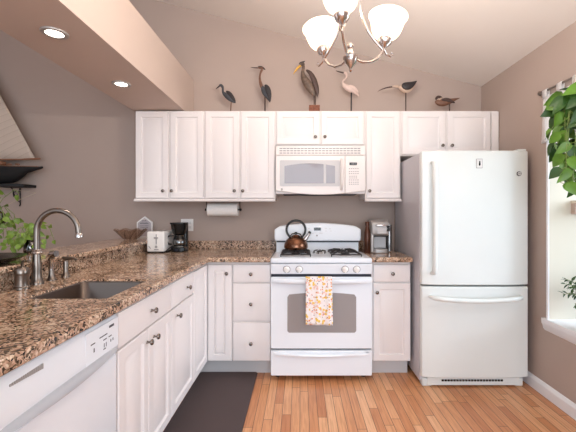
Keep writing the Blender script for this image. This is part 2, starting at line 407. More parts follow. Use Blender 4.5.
# ------------------------------------------------------------------ upper cabinets
UF = 3.06      # face-frame plane; doors stand 19 mm proud of it
ZB, ZT = 1.382, 2.148
def cabinet(name, label, x0, x1, z0, z1, rail=True, group='white wall cabinets'):
    t = thing(name, label, 'cabinet', ((x0+x1)/2, WY, z0), group)
    obj('body', MB().box(x0, x1, UF, WY-.002, z0, z1), 'cabin', t, bevel=.001, seg=1)
    if rail: obj('light_rail', MB().prism([(UF-.032, z0-.026), (UF+.02, z0-.026), (UF+.02, z0-.001), (UF-.02, z0-.001), (UF-.036, z0-.014), (UF-.038, z0-.018)], 'x', x0-.0, x1), 'cab', t)
    return t
def udoor(t, x0, x1, z0, z1, kx, kz, name='door'):
    d = obj(name, panel_front('S', (x0, UF, z0), x1-x0, z1-z0), 'cab', t)
    knob('S', (kx, UF-.019, kz), d)
px = lambda x, s=115.1: (x-300)/s
pz = lambda y, s=115.1: EYE-(y-212)/s
KZ = pz(191)
t = cabinet('wall_cabinet', 'white two-door wall cabinet directly below the end of the soffit', px(134.6), px(204.3), ZB, ZT)
udoor(t, px(135.4), px(168.2), ZB+.004, ZT-.008, px(163.6), KZ); udoor(t, px(170.2), px(203.1), ZB+.004, ZT-.008, px(172.3), KZ)
t = cabinet('wall_cabinet', 'white two-door wall cabinet above the paper towel roll', px(204.3), px(275.2), ZB, ZT)
udoor(t, px(205.3), px(238.8), ZB+.004, ZT-.008, px(234.7), KZ); udoor(t, px(241), px(274.2), ZB+.004, ZT-.008, px(243.1), KZ)
t = cabinet('wall_cabinet', 'short white two-door wall cabinet directly above the microwave', px(275.2), px(365.2), pz(145.3), ZT, False)
udoor(t, px(276.6), px(319.3), pz(144.4), ZT-.008, px(315.3), pz(137.2)); udoor(t, px(321.2), px(363.8), pz(144.4), ZT-.008, px(324.8), pz(137.2))
t = cabinet('wall_cabinet', 'narrow single-door white wall cabinet between the microwave and the fridge', px(365.2), px(401), ZB, ZT)
udoor(t, px(366.2), px(399.8), ZB+.004, ZT-.008, px(369.3), KZ)
t = cabinet('wall_cabinet', 'short white two-door wall cabinet above the refrigerator', px(401), 1.727, pz(155.5), ZT, False)
udoor(t, px(402.2), px(445.4), pz(154.5), ZT-.008, px(442), pz(145.8)); udoor(t, px(447.6), px(490.8), pz(154.5), ZT-.008, px(451.3), pz(145.8))
obj('filler_strip', MB().box(px(491.8), 1.727, UF-.019, UF, pz(154.5), ZT-.008), 'cab', t, bevel=.002)

# ------------------------------------------------------------------ base cabinets
BF = 2.759; CT = .914; CB = .876; FX = -.744      # back-run face plane and left-run face plane
bx = lambda x: (x-300)/127.7
bz = lambda y: EYE-(y-212)/127.7
LY = lambda x: 350*.725/(300-x)
GB = 'white base cabinets'
# corner unit (L-shaped) with a bi-fold pair of doors
t = thing('base_cabinet', 'white L-shaped corner base cabinet with two tall doors meeting at the inner corner', 'cabinet', (-1.0, 3.05, 0), GB)
c = MB().grid([-1.348, FX, bx(232.2)], [LY(194.4), BF, 3.348], lambda x, y: not (x > FX and y < BF), .1, CB-.001)
obj('body', c, 'cabin', t)
obj('toe_kick', MB().box(FX-.075, bx(232.2), BF+.075, BF+.09, ZF, .1).box(FX-.09, FX-.075, LY(194.4), BF+.09, ZF, .1), 'lightgrey', t, smooth=False)
d = obj('door', panel_front('S', (bx(207.8), BF, bz(361)), bx(231.6)-bx(207.8), bz(264.6)-bz(361)), 'cab', t); knob('S', (bx(227), BF-.019, bz(273.3)), d)
obj('door', panel_front('E', (FX, LY(194.0)+.004, bz(361)), BF-.022-LY(194.0), bz(264.6)-bz(361)), 'cab', t)
# three-drawer unit
t = thing('base_cabinet', 'white base cabinet with a stack of three plain drawers, left of the stove', 'cabinet', (-.38, 3.05, 0), GB)
obj('body', MB().box(bx(232.3), -.229, BF, 3.348, .1, CB-.001), 'cabin', t, smooth=False)
obj('toe_kick', MB().box(bx(232.3), -.229, BF+.075, BF+.09, ZF, .1), 'lightgrey', t, smooth=False)
for (a, b, k) in ((264.4, 282.3, 273.8), (283.4, 320.9, 303.6), (322.6, 361, 343)):
    d = obj('drawer', panel_front('S', (bx(232.9), BF, bz(b)), bx(270.6)-bx(232.9), bz(a)-bz(b), raised=False), 'cab', t); knob('S', (bx(251.2), BF-.019, bz(k)), d)
# right unit
t = thing('base_cabinet', 'narrow white base cabinet with one drawer over one door, between stove and refrigerator', 'cabinet', (.72, 3.05, 0), GB)
obj('body', MB().box(.558, .868, BF, 3.348, .1, CB-.001), 'cabin', t, smooth=False)
obj('toe_kick', MB().box(.558, .868, BF+.075, BF+.09, ZF, .1), 'lightgrey', t, smooth=False)
d = obj('drawer', panel_front('S', (.575, BF, bz(282)), .865-.575, bz(264.4)-bz(282), raised=False), 'cab', t); knob('S', (bx(392.3), BF-.019, bz(273.5)), d)
d = obj('door', panel_front('S', (.575, BF, bz(361)), .865-.575, bz(283.2)-bz(361)), 'cab', t); knob('S', (bx(376.7), BF-.019, bz(292)), d)
# left run: narrow unit, sink unit
ly = lambda x: LY(x)
def lz(y, x): return EYE-(y-212)/((300-x)/.725)
y0, y1 = LY(171.7), LY(194.2)
t = thing('base_cabinet', 'white base cabinet with one drawer over one door, between the sink unit and the corner', 'cabinet', (-1.04, (y0+y1)/2, 0), GB)
obj('body', MB().box(-1.348, FX, y0, y1-.002, .1, CB-.001), 'cabin', t, smooth=False)
obj('toe_kick', MB().box(FX-.09, FX-.075, y0, y1-.002, ZF, .1), 'lightgrey', t, smooth=False)
d = obj('drawer', panel_front('E', (FX, y0+.004, .714), y1-y0-.01, .148, raised=False), 'cab', t); knob('E', (FX+.019, LY(187), .782), d)
d = obj('door', panel_front('E', (FX, y0+.004, .1), y1-y0-.01, .606), 'cab', t); knob('E', (FX+.019, LY(177), .655), d)
y2 = LY(118.2)
t = thing('base_cabinet', 'white double-door sink base cabinet with one wide drawer front, beside the dishwasher', 'cabinet', (-1.04, (y2+y0)/2, 0), GB)
sb = MB().box(-1.348, -1.33, y2, y0-.002, .1, CB-.001).box(-.77, FX, y2, y0-.002, .1, CB-.001).box(-1.33, -.77, y2, y2+.018, .1, CB-.001).box(-1.33, -.77, y0-.02, y0-.002, .1, CB-.001).box(-1.33, -.77, y2+.018, y0-.02, .1, .118)
obj('body', sb, 'cabin', t, smooth=False)
obj('toe_kick', MB().box(FX-.09, FX-.075, y2, y0-.002, ZF, .1), 'lightgrey', t, smooth=False)
ym = LY(148.6)
d = obj('drawer', panel_front('E', (FX, y2+.004, .714), y0-y2-.008, .148, raised=False), 'cab', t); knob('E', (FX+.019, LY(151.5), .785), d)
d = obj('door', panel_front('E', (FX, y2+.004, .1), ym-y2-.006, .606), 'cab', t); knob('E', (FX+.019, LY(147), .648), d)
d = obj('door', panel_front('E', (FX, ym+.002, .1), y0-ym-.006, .606), 'cab', t); knob('E', (FX+.019, LY(153.8), .648), d)

# ------------------------------------------------------------------ countertops and bar ledge
SK = (-1.13, -.79, 1.425, 1.82)
EX, EY = -.70, 2.70
t = thing('countertop', 'long L-shaped brown speckled granite countertop holding the sink and faucet', 'countertop', (-1.0, 2.0, CB))
g = MB().grid([-1.35, SK[0], SK[1], EX, -.229], [.72, SK[2], SK[3], EY, WY-.002], lambda x, y: not (x > EX and y < EY) and not (SK[0] < x < SK[1] and SK[2] < y < SK[3]), CB, CT)
obj('slab', g, 'granite', t, bevel=.008, seg=3)
obj('backsplash', MB().box(-1.37, -.229, WY-.022, WY-.002, CT, .992), 'granite', t, bevel=.003)
obj('backsplash', MB().box(-1.372, -1.352, .72, WY-.024, CT-.03, .989), 'granite', t, bevel=.001)
t = thing('countertop', 'short granite countertop between stove and refrigerator under the pod coffee maker', 'countertop', (.71, 3.0, CB))
obj('slab', MB().box(.558, .872, EY, WY-.002, CB, CT), 'granite', t, bevel=.008, seg=3)
obj('backsplash', MB().box(.558, .872, WY-.022, WY-.002, CT, .992), 'granite', t, bevel=.003)
tag(obj('bar_ledge', MB().box(-1.68, -1.31, .55, WY-.002, .991, 1.021), 'granite', bevel=.008, seg=3, loc=(-1.5, 2, .991)), 'raised granite bar ledge running behind the sink to the back wall', 'ledge')

# ------------------------------------------------------------------ sink
t = thing('sink', 'undermount stainless steel kitchen sink set in the granite countertop', 'sink', ((SK[0]+SK[1])/2, (SK[2]+SK[3])/2, .73))
def rrect(x0, x1, y0, y1, r, n=5):
    pts = []
    for cx, cy, a0 in ((x1-r, y1-r, 0), (x0+r, y1-r, PI/2), (x0+r, y0+r, PI), (x1-r, y0+r, 3*PI/2)):
        for i in range(n+1): a = a0+PI/2*i/n; pts.append((cx+r*math.cos(a), cy+r*math.sin(a)))
    return pts
def shell(levels):
    mb = MB(); vs = []; fs = []; n = None
    for pts, z in levels:
        n = len(pts); vs += [(p[0], p[1], z) for p in pts]
    for i in range(len(levels)-1):
        for k in range(n): fs.append((i*n+k, i*n+(k+1) % n, (i+1)*n+(k+1) % n, (i+1)*n+k))
    fs.append(tuple((len(levels)-1)*n+k for k in range(n)))
    return mb.add(vs, fs)
e = .004
lv = [(rrect(SK[0]+.0008, SK[1]-.0008, SK[2]+.0008, SK[3]-.0008, .004), CT-.009), (rrect(SK[0]+.005, SK[1]-.005, SK[2]+.005, SK[3]-.005, .03), CT-.009), (rrect(SK[0]+.008, SK[1]-.008, SK[2]+.008, SK[3]-.008, .035), CT-.014),
      (rrect(SK[0]+.012, SK[1]-.012, SK[2]+.012, SK[3]-.012, .05), .74), (rrect(SK[0]+.03, SK[1]-.03, SK[2]+.03, SK[3]-.03, .05), .722), (rrect(SK[0]+.06, SK[1]-.06, SK[2]+.06, SK[3]-.06, .04), .718)]
obj('basin', shell(lv), 'steel', t, ang=60)
obj('drain', MB().lathe([(0, .719), (.02, .719), (.03, .7225), (.042, .7225), (.044, .719)], ((SK[0]+SK[1])/2, (SK[2]+SK[3])/2, 0)), 'chrome', t)

# ------------------------------------------------------------------ faucet set
fx, fy = -1.286, 1.71
t = thing('faucet', 'tall brushed nickel gooseneck faucet behind the sink', 'faucet', (fx, fy, CT))
obj('base', MB().lathe([(0, 0), (.031, 0), (.031, .006), (.026, .014), (.021, .035), (.0195, .06), (.021, .09), (.018, .115), (.016, .14), (.0155, .15)], (fx, fy, CT)), 'nickel', t)
obj('collar', MB().lathe([(0, .146), (.021, .146), (.023, .151), (.021, .156), (.017, .160), (.019, .164), (.016, .168), (0, .168)], (fx, fy, CT)), 'chrome', t)
R = .102; zt = 1.272-R
pts = [(fx, fy, CT+.165), (fx, fy, 1.12)]+[(fx+R-R*math.cos(a), fy, zt+R*math.sin(a)) for a in [PI*i/20*1.0 for i in range(0, 21)]]
pts += [(fx+2*R+.003, fy, zt-.012)]
obj('spout', MB().tube(pts, .0135, 16), 'nickel', t, ang=50)
obj('nozzle', MB().lathe([(.014, 0), (.0165, -.006), (.0185, -.014), (.0185, -.02), (0, -.02)], (fx+2*R+.003, fy, zt-.008)), 'chrome', t)
t = thing('tap_control', 'squat cylindrical nickel tap control nearest the camera beside the tall spout', 'tap', (-1.285, 1.617, CT))
obj('base', MB().lathe([(0, 0), (.033, 0), (.033, .005), (.029, .010), (.028, .06), (.0285, .062)], (-1.285, 1.617, CT)), 'nickel', t)
obj('cap', MB().lathe([(.0285, .062), (.030, .065), (.030, .072), (.028, .088), (.022, .096), (0, .098)], (-1.285, 1.617, CT)), 'nickel', t)
obj('lever', MB().tube([(-1.285, 1.617, CT+.09), (-1.27, 1.60, CT+.125), (-1.225, 1.70, CT+.16)][:1]+[(-1.30, 1.64, CT+.115), (-1.31, 1.66, CT+.12)], [.006, .006, .004], 8), 'nickel', t)
t = thing('side_sprayer', 'nickel side sprayer with a tilted head between faucet and soap pump', 'sprayer', (-1.285, 1.81, CT))
obj('base', MB().lathe([(0, 0), (.024, 0), (.024, .004), (.017, .012), (.013, .03), (.0125, .05)], (-1.285, 1.81, CT)), 'nickel', t)
obj('spray_head', MB().tube([(-1.285, 1.81, CT+.045), (-1.287, 1.81, CT+.09), (-1.285, 1.80, CT+.118), (-1.268, 1.795, CT+.136), (-1.245, 1.79, CT+.138)], [.012, .0135, .018, .020, .016], 14), 'chrome', t, ang=60)
t = thing('soap_dispenser', 'short nickel soap pump with a flat spout, farthest of the sink fittings', 'soap dispenser', (-1.275, 1.905, CT))
obj('base', MB().lathe([(0, 0), (.022, 0), (.022, .004), (.016, .010), (.0105, .04), (.0125, .075), (.010, .085), (0, .085)], (-1.275, 1.905, CT)), 'nickel', t)
obj('pump_spout', MB().tube([(-1.30, 1.92, CT+.099), (-1.275, 1.905, CT+.098), (-1.225, 1.895, CT+.100), (-1.208, 1.892, CT+.092)], [.009, .011, .007, .006], 10), 'nickel', t, ang=60)

# ------------------------------------------------------------------ dishwasher
dy0, dy1 = .786, LY(118.2)-.006
t = thing('dishwasher', 'white built-in dishwasher under the granite counter beside the sink cabinet', 'dishwasher', (-1.04, (dy0+dy1)/2, 0))
obj('tub', MB().box(-1.34, FX-.02, dy0, dy1, .1, CB-.006), 'lightgrey', t, smooth=False)
obj('door', MB().prism([(FX-.019, .11), (FX+.012, .11), (FX+.017, .12), (FX+.017, .70), (FX+.008, .712), (FX-.019, .712)], 'y', dy0+.003, dy1-.003), 'appl', t, bevel=.003)
obj('control_panel', MB().prism([(FX-.019, .714), (FX+.012, .714), (FX+.023, .728), (FX+.025, .76), (FX+.022, .845), (FX+.014, .862), (FX-.019, .866)], 'y', dy0+.003, dy1-.003), 'appl', t, bevel=.003)
hv = MB(); n = 20; vs = []; fs = []
for i in range(n+1):
    u = i/n; y = dy0+.01+(dy1-dy0-.02)*u; b = math.sin(PI*u)
    z0 = .728-.012*b; z1 = .737+.003*b; o = .018+.024*b**.7
    vs += [(FX+.020, y, z0), (FX+.020+o*.55, y, z0-.002), (FX+o+.004, y, (z0+z1)/2), (FX+.020+o*.3, y, z1), (FX+.020, y, z1+.004)]
for i in range(n):
    for k in range(5): fs.append((i*5+k, i*5+(k+1) % 5, i*5+5+(k+1) % 5, i*5+5+k))
fs += [tuple(range(5)), tuple(n*5+k for k in range(5))]
lab(obj('handle', hv.add(vs, fs), 'dwshade', t, ang=60), 'bowed pull handle with shading in its pale grey')
hx = FX+.0245
vt = MB()
for i in range(16):
    y = .868+i*.0072; h = .006+.0085*i/15
    vt.box(hx-.002, hx+.0012, y, y+.0045, .834-h*.5, .834+h*.5)
lab(obj('vent', vt, 'greyplastic', t, smooth=False), 'small wedge-shaped grey vent')
obj('control_overlay', MB().box(hx-.002, hx+.0006, 1.175, 1.385, .742, .852), 'appl', t, bevel=.0006)
mk = MB()
for (y, z, w, h) in ((1.335, .832, .034, .009), (1.215, .806, .026, .004), (1.28, .812, .05, .004), (1.29, .796, .022, .004), (1.325, .796, .02, .004), (1.222, .782, .006, .014), (1.285, .775, .004, .016), (1.298, .775, .004, .016), (1.33, .778, .005, .01), (1.345, .778, .005, .01), (1.288, .762, .016, .004)):
    mk.box(hx, hx+.0012, y-w/2, y+w/2, z-h/2, z+h/2)
obj('panel_print', mk, 'printdark', t, smooth=False)
obj('kick_plate', MB().box(FX-.08, FX-.065, dy0, dy1, ZF, .1), 'lightgrey', t, smooth=False)

# ------------------------------------------------------------------ stove
SX0, SX1, SF = -.2255, .5535, 2.68
sxp = lambda x: (x-300)/130.6
szp = lambda y: EYE-(y-212)/130.6
t = thing('gas_stove', 'white freestanding gas range with oven window and a lower drawer', 'stove', ((SX0+SX1)/2, 3.0, 0))
obj('body', MB().box(SX0+.007, SX1-.004, SF+.035, 3.31, .02, .872), 'appl', t, smooth=False)
for x in (SX0+.05, SX1-.05):
    for y in (2.78, 3.24): lab(obj('foot', MB().lathe([(0, 0), (.02, 0), (.02, .008), (.01, .012), (.01, .056)], (x, y, ZF), n=12), 'iron', t), 'dark round levelling foot')
ck = MB().box(SX0, SX1, SF-.005, 3.13, .872, .912)
obj('cooktop', ck, 'appl', t, bevel=.012, seg=3)
obj('well', MB().prism(rrect(SX0+.05, SX1-.05, SF+.035, 3.10, .03), 'z', .9125, .916), 'appl', t, bevel=.002)
cp = MB().prism([(SF+.04, .789), (SF+.004, .789), (SF-.012, .868), (SF+.04, .868)], 'x', SX0+.002, SX1-.002)
obj('control_panel', cp, 'appl', t, bevel=.004)
obj('gap_strip', MB().box(SX0+.006, SX1-.006, SF+.012, SF+.04, .760, .791), 'gap', t, smooth=False)
tilt = Matrix.Rotation(math.atan2(.018, .09), 3, 'X')
for x in (286.7, 299.2, 345, 356.6):
    k = MB().lathe([(0, 0), (.024, 0), (.0245, -.004), (.021, -.008), (.0185, -.02), (.016, -.024), (0, -.0245)], (0, 0, 0), 'y', 22).box(-.005, .005, -.031, -.02, -.019, .019)
    k.rot(tilt).move((sxp(x), SF-.003, .827))
    lab(obj('knob_shade_ring', MB().lathe([(0, .004), (.029, .004), (.029, -.001), (.027, -.003), (0, -.003)], (0, 0, 0), 'y', 22).rot(tilt).move((sxp(x), SF-.003, .827)), 'dispgrey', t), 'grey shading ring behind a burner knob')  # grey ring puts shading around the white knob by colour
    lab(obj('control_knob', k, 'whiteplastic', t, bevel=.001, seg=1), 'round white burner knob')
# oven door
od = obj('oven_door', MB().prism(rrect(SX0+.001, SX1-.001, szp(348.8), szp(277.0), .012), 'y', SF+.035, SF), 'appl', t, bevel=.005)
wx0, wx1, wz0, wz1 = sxp(287.4), sxp(356.2), szp(332.6), szp(294.5)
arch = [(wx0+.012, wz0), (wx1-.012, wz0), (wx1, wz0+.012), (wx1, wz1-.02), (wx1-.014, wz1)]+[(wx1-.014-(wx1-wx0-.028)*i/12, wz1+.016*math.sin(PI*i/12)) for i in range(1, 12)]+[(wx0+.014, wz1), (wx0, wz1-.02), (wx0, wz0+.012)]
obj('window', MB().prism(arch, 'y', SF-.0015, SF+.004), 'ovglass', od)
# handle: full-width curved lip
hb = MB(); vs = []; fs = []; n = 24
for i in range(n+1):
    u = i/n; x = SX0+.006+(SX1-SX0-.012)*u; b = math.sin(PI*u)**.5; zc = .742-.006*math.sin(PI*u)
    o = .012+.034*b
    prof = [(0, .021), (o*.8, .019), (o, .012), (o, -.010), (o*.8, -.018), (o*.8-.008, -.018), (o-.010, -.004), (.0, .006)]
    vs += [(x, SF-w, zc+h) for w, h in prof]
K = 8
for i in range(n):
    for k in range(K): fs.append((i*K+k, i*K+(k+1) % K, (i+1)*K+(k+1) % K, (i+1)*K+k))
fs += [tuple(range(K)), tuple(n*K+k for k in range(K))]
obj('handle', hb.add(vs, fs), 'appl', od, ang=50)
# lower drawer
dr = obj('drawer', MB().prism(rrect(SX0+.001, SX1-.001, .010, szp(350.8), .01), 'y', SF+.035, SF), 'appl', t, bevel=.005)
vs = []; fs = []; n = 20
for i in range(n+1):
    u = i/n; x = SX0+.03+(SX1-SX0-.06)*u; b = math.sin(PI*u)**.4; z = .172-.008*math.sin(PI*u)
    for w, h in ((0, .022), (.022*b, .015), (.026*b, .004), (.020*b, -.004), (.012*b, .001), (0, .003)): vs.append((x, SF-.001-w, z+h))
for i in range(n):
    for k in range(6): fs.append((i*6+k, i*6+(k+1) % 6, i*6+6+(k+1) % 6, i*6+6+k))
fs += [tuple(range(6)), tuple(n*6+k for k in range(6))]
obj('drawer_pull', MB().add(vs, fs), 'appl', dr, ang=50)
obj('gap_strip', MB().box(SX0+.006, SX1-.006, SF+.02, SF+.04, .208, .226), 'gap', t, smooth=False)
# backguard
GS = 114.5; GY = 3.07
gx = lambda x: (x-300)/GS
gz = lambda y: EYE-(y-212)/GS
obj('back_panel', MB().box(gx(276), gx(359.5), GY+.045, 3.30, .9, 1.02), 'appl', t, smooth=False)
g0, g1 = gx(274.2), gx(361.4)
top = [(g0+(g1-g0)*i/16, gz(227)+(gz(223.0)-gz(227))*math.sin(PI*i/16)) for i in range(17)]
poly = [(g0+.006, gz(241.2)), (g1-.006, gz(241.2)), (g1, gz(238.5))]+[(g1, gz(228.5)-.008)]+[(p[0], p[1]) for p in reversed(top[1:-1])]+[(g0, gz(228.5)-.008), (g0, gz(238.5))]
bg = obj('backguard', MB().prism(poly, 'y', GY, 3.30), 'appl', t, bevel=.010, seg=3)
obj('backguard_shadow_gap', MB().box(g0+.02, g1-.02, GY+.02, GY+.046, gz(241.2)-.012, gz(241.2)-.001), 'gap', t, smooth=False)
obj('clock_display', MB().box(gx(314), gx(321), GY-.0015, GY+.004, gz(230.6), gz(227.6)), 'black', bg, smooth=False)
obj('badge', MB().lathe([(0, -.002), (.007, -.002), (.007, .004)], (gx(317), GY, gz(235.7)), 'y', 16), 'dispgrey', bg)
pr = MB()
for x, y, w in ((305, 228.3, .02), (309, 228.3, .02), (305, 231, .02), (309, 231, .02), (326, 228.3, .02), (330, 228.8, .015), (326, 231, .012), (331, 231, .012), (312, 233.2, .03), (321, 233.2, .03)): pr.box(gx(x)-w/2, gx(x)+w/2, GY-.001, GY+.004, gz(y)-.003, gz(y)+.0015)
obj('panel_print', pr, 'lightgrey', bg, smooth=False)
# grates and burners
def grate(cx, label):
    g = MB(); r = .0044; z = .945; w, d0, d1 = .116, 2.725, 3.055
    def bar(a, b): g.tube([a, b], r, 6)
    x0, x1 = cx-w, cx+w
    for y in (d0, (d0+d1)/2, d1): bar((x0, y, z-.012), (x1, y, z-.012))
    for x in (x0, x1): bar((x, d0, z-.012), (x, d1, z-.012))
    for yc in (d0+.083, d1-.083):
        for k in range(4):
            a = PI/4+k*PI/2; ex, ey = cx+(w)*(1 if math.cos(a) > 0 else -1), yc+.083*(1 if math.sin(a) > 0 else -1)
            ix, iy = cx+.028*math.cos(a), yc+.028*math.sin(a)
            g.tube([(ex, ey, z-.012), ((ex+ix)/2, (ey+iy)/2, z+.004), (ix, iy, z+.004)], r, 6)
        for k in range(4):
            a = k*PI/2; ex, ey = cx+w*round(math.cos(a)), yc+.083*round(math.sin(a))
            g.tube([(ex, ey, z-.012), (cx+(ex-cx)*.55, yc+(ey-yc)*.55, z+.003), (cx+(ex-cx)*.32, yc+(ey-yc)*.36, z+.003)], r, 6)
    for x in (x0, x1):
        for y in (d0, d1): bar((x, y, .916), (x, y, z-.010))
    return lab(obj('grate', g, 'iron', t, ang=60), label)
def burner(cx, cy, r=.04):
    b = obj('burner', MB().lathe([(0, .916), (r*1.15, .916), (r*1.1, .922), (r*.85, .926), (r*.85, .930)], (cx, cy, 0)), 'greyplastic', t)
    obj('burner_cap', MB().lathe([(r*.9, .930), (r*.9, .934), (r*.7, .938), (0, .938)], (cx, cy, 0)), 'iron', b)
for cx, n_ in ((-.034, 'black cast iron grate under the kettle'), (.362, 'black cast iron grate over the right burners')):
    grate(cx, n_)
    for cy in (2.808, 2.972): burner(cx, cy)
sg = MB(); burner(.165, 2.96, .028)
for k in range(6):
    a = k*PI/3+.3; sg.tube([(.165+.058*math.cos(a), 2.96+.05*math.sin(a), .917), (.165+.052*math.cos(a), 2.96+.046*math.sin(a), .938), (.165+.022*math.cos(a), 2.96+.02*math.sin(a), .943)], .004, 6)
lab(obj('center_grate', sg, 'iron', t), 'small black star-shaped grate in the middle')

# towel on the oven handle
tw = MB(); vs = []; fs = []; nx, nz = 22, 26
tx0, tx1 = sxp(305.6), sxp(331.4); hy = SF-.052
prof = []
for k in range(nz+1):
    q = k/nz
    if q < .12: prof.append((SF-.010-.0*q, .70+.055*q/.12))                           # short flap behind the handle
    elif q < .24:
        a = PI*(q-.12)/.12; prof.append((SF-.030+.020*math.cos(a), .765+.011*math.sin(a)))
    else: prof.append((hy+.0, .762-(q-.24)/.76*(.762-szp(322.5))))
for k, (y, z) in enumerate(prof):
    for i in range(nx+1):
        u = i/nx; dn = max(0, (k/nz-.25)); wv = .005*math.sin(u*9+.6)*min(1, dn*3)+.003*math.sin(u*21+k*.1)*min(1, dn*3)
        xx = tx0+(tx1-tx0)*u+.008*dn*(u-.5)*2*(.6)+(.004*dn)
        vs.append((xx, y-(abs(wv) if k > 6 else 0)-(.001), z-(.006*u*dn)))
for k in range(nz):
    for i in range(nx): fs.append((k*(nx+1)+i, k*(nx+1)+i+1, (k+1)*(nx+1)+i+1, (k+1)*(nx+1)+i))
tag(obj('dish_towel', tw.add(vs, fs), 'towel', loc=((tx0+tx1)/2, hy, .6), solid=.002, ang=180), 'white floral dish towel in yellow and pink hanging from the oven handle', 'towel')

# kettle on the rear left burner
kx, ky, kz = -.034, 2.955, .9535
t = thing('kettle', 'round copper tea kettle with a black ring handle on the stove', 'kettle', (kx, ky, kz))
obj('body', MB().lathe([(0, 0), (.088, 0), (.098, .006), (.101, .02), (.097, .045), (.083, .075), (.06, .096), (.040, .106), (.034, .109), (0, .111)], (kx, ky, kz), n=32), 'copper', t, ang=50)
ld = obj('lid', MB().lathe([(.036, .108), (.030, .116), (.012, .121), (0, .122)], (kx, ky, kz)), 'copper', t)
obj('lid_knob', MB().lathe([(0, .120), (.006, .121), (.006, .128), (.012, .133), (.012, .141), (0, .145)], (kx, ky, kz), n=16), 'black', ld)
hp = [(kx+.080*math.cos(a), ky, kz+.162+.078*math.sin(a)) for a in [math.radians(-52+i*284/28) for i in range(29)]]
obj('handle', MB().tube(hp, .0095, 12), 'black', t, ang=60)
sp = obj('spout', MB().tube([(kx+.062, ky, kz+.065), (kx+.088, ky-.004, kz+.092), (kx+.108, ky-.008, kz+.124), (kx+.116, ky-.010, kz+.138)], [.02, .016, .0125, .012], 14), 'chrome', t, ang=50)
obj('spout_cap', MB().tube([(kx+.112, ky-.010, kz+.134), (kx+.120, ky-.012, kz+.147)], [.014, .010], 12), 'black', sp)
obj('handle_bracket', MB().tube([(kx-.045, ky, kz+.095), (kx-.048, ky, kz+.105), (kx-.035, ky, kz+.125), (kx, ky, kz+.134), (kx+.035, ky, kz+.125), (kx+.048, ky, kz+.105), (kx+.045, ky, kz+.095)], .005, 8), 'black', t)

# ------------------------------------------------------------------ microwave
MS = 117.0; MF = 350/MS
mx = lambda x: (x-300)/MS
mz = lambda y: EYE-(y-212)/MS
x0, x1 = mx(275.6), mx(365.6)
t = thing('microwave', 'white over-the-range microwave mounted above the stove', 'microwave', ((x0+x1)/2, 3.17, mz(194)))
obj('case', MB().box(px(275.6), px(364.8), UF-.018, WY-.003, mz(193.5), pz(145.8)), 'mwwhite', t, bevel=.002)
yv = MF+.02
obj('vent_grille', MB().box(x0, x1, yv, UF-.017, mz(154.6), mz(145.6)), 'mwwhite', t, bevel=.003)
sl = MB()
for k in range(3):
    z = mz(148.1+2.3*k)
    for i in range(23):
        a = x0+.032+i*.0305; sl.box(a, a+.025, yv-.001, yv+.004, z-.0045, z+.0045)
lab(obj('vent_slots', sl, 'dispgrey', t, smooth=False), 'grey slotted openings')
# curved-bottom front
fr = MB()
zb = lambda x: mz(190.5)-(mz(190.5)-mz(194.6))*math.sin(PI*(x-x0)/(x1-x0))
xd = mx(345.0)
def mwpoly(a, b):
    n = 14; p = [(a+(b-a)*i/n, zb(a+(b-a)*i/n)) for i in range(n+1)]; return p+[(b, mz(155.4)), (a, mz(155.4))]
dd = obj('door', MB().prism(mwpoly(x0, xd-.001), 'y', MF, UF-.02), 'mwwhite', t, bevel=.004)
cpn = obj('control_panel', MB().prism(mwpoly(xd+.001, x1), 'y', MF, UF-.02), 'mwwhite', t, bevel=.004)
obj('window_frame', MB().prism(rrect(mx(279.8), mx(340.0), mz(186.3), mz(160.2), .012), 'y', MF-.0015, MF+.003), 'lightgrey', dd)
wp = [(mx(284.5), mz(183.3)), (mx(335.0), mz(183.3)), (mx(335.0), mz(166))]+[(mx(335-50.5*i/12), mz(166-2.6*math.sin(PI*i/12))) for i in range(1, 12)]+[(mx(284.5), mz(166))]
wn = obj('window', MB().prism(wp, 'y', MF-.003, MF+.002), 'mwglass', dd)
obj('window_divider', MB().box(mx(323.6), mx(326.0), MF-.0036, MF-.002, mz(183.3), mz(164.3)), 'lightgrey', wn, smooth=False)
obj('handle', MB().tube([(mx(341.4), MF+.002, mz(159.5)), (mx(341.4), MF-.026, mz(160.5)), (mx(341.4), MF-.032, mz(166)), (mx(341.4), MF-.032, mz(183)), (mx(341.4), MF-.026, mz(188.4)), (mx(341.4), MF+.002, mz(189.4))], [.010, .011, .012, .012, .011, .010], 12), 'mwwhite', dd, ang=60)
obj('badge', MB().lathe([(0, -.002), (.009, -.002), (.010, 0), (.010, .003)], (mx(281.8), MF, mz(189.4)), 'y', 18), 'nickel', dd)
obj('clock_display', MB().box(mx(349.4), mx(357.0), MF-.0015, MF+.002, mz(165.2), mz(162.5)), 'black', cpn, smooth=False)
obj('clock_digits', MB().box(mx(351.8), mx(352.4), MF-.002, MF, mz(164.5), mz(163.2)).box(mx(353.3), mx(353.9), MF-.002, MF, mz(164.5), mz(163.2)).box(mx(354.8), mx(355.4), MF-.002, MF, mz(164.5), mz(163.2)), 'dispgrey', cpn, smooth=False)
kp = MB()
for r_, y in enumerate((168.3, 171.2, 173.3, 175.8, 177.6, 179.6, 181.8, 183.8)):
    for c_ in range(5 if r_ not in (3, 4) else 4):
        xx = 348.9+c_*2.1+(.4 if r_ in (3, 4) else 0); kp.box(mx(xx), mx(xx+1.3), MF-.001, MF+.002, mz(y+.75), mz(y))
obj('keypad', kp, 'dispgrey', cpn, smooth=False)
obj('underside_grille', MB().box(x0+.06, x1-.06, 3.10, 3.30, mz(193.5)-.006, mz(193.5)), 'printdark', t, smooth=False)

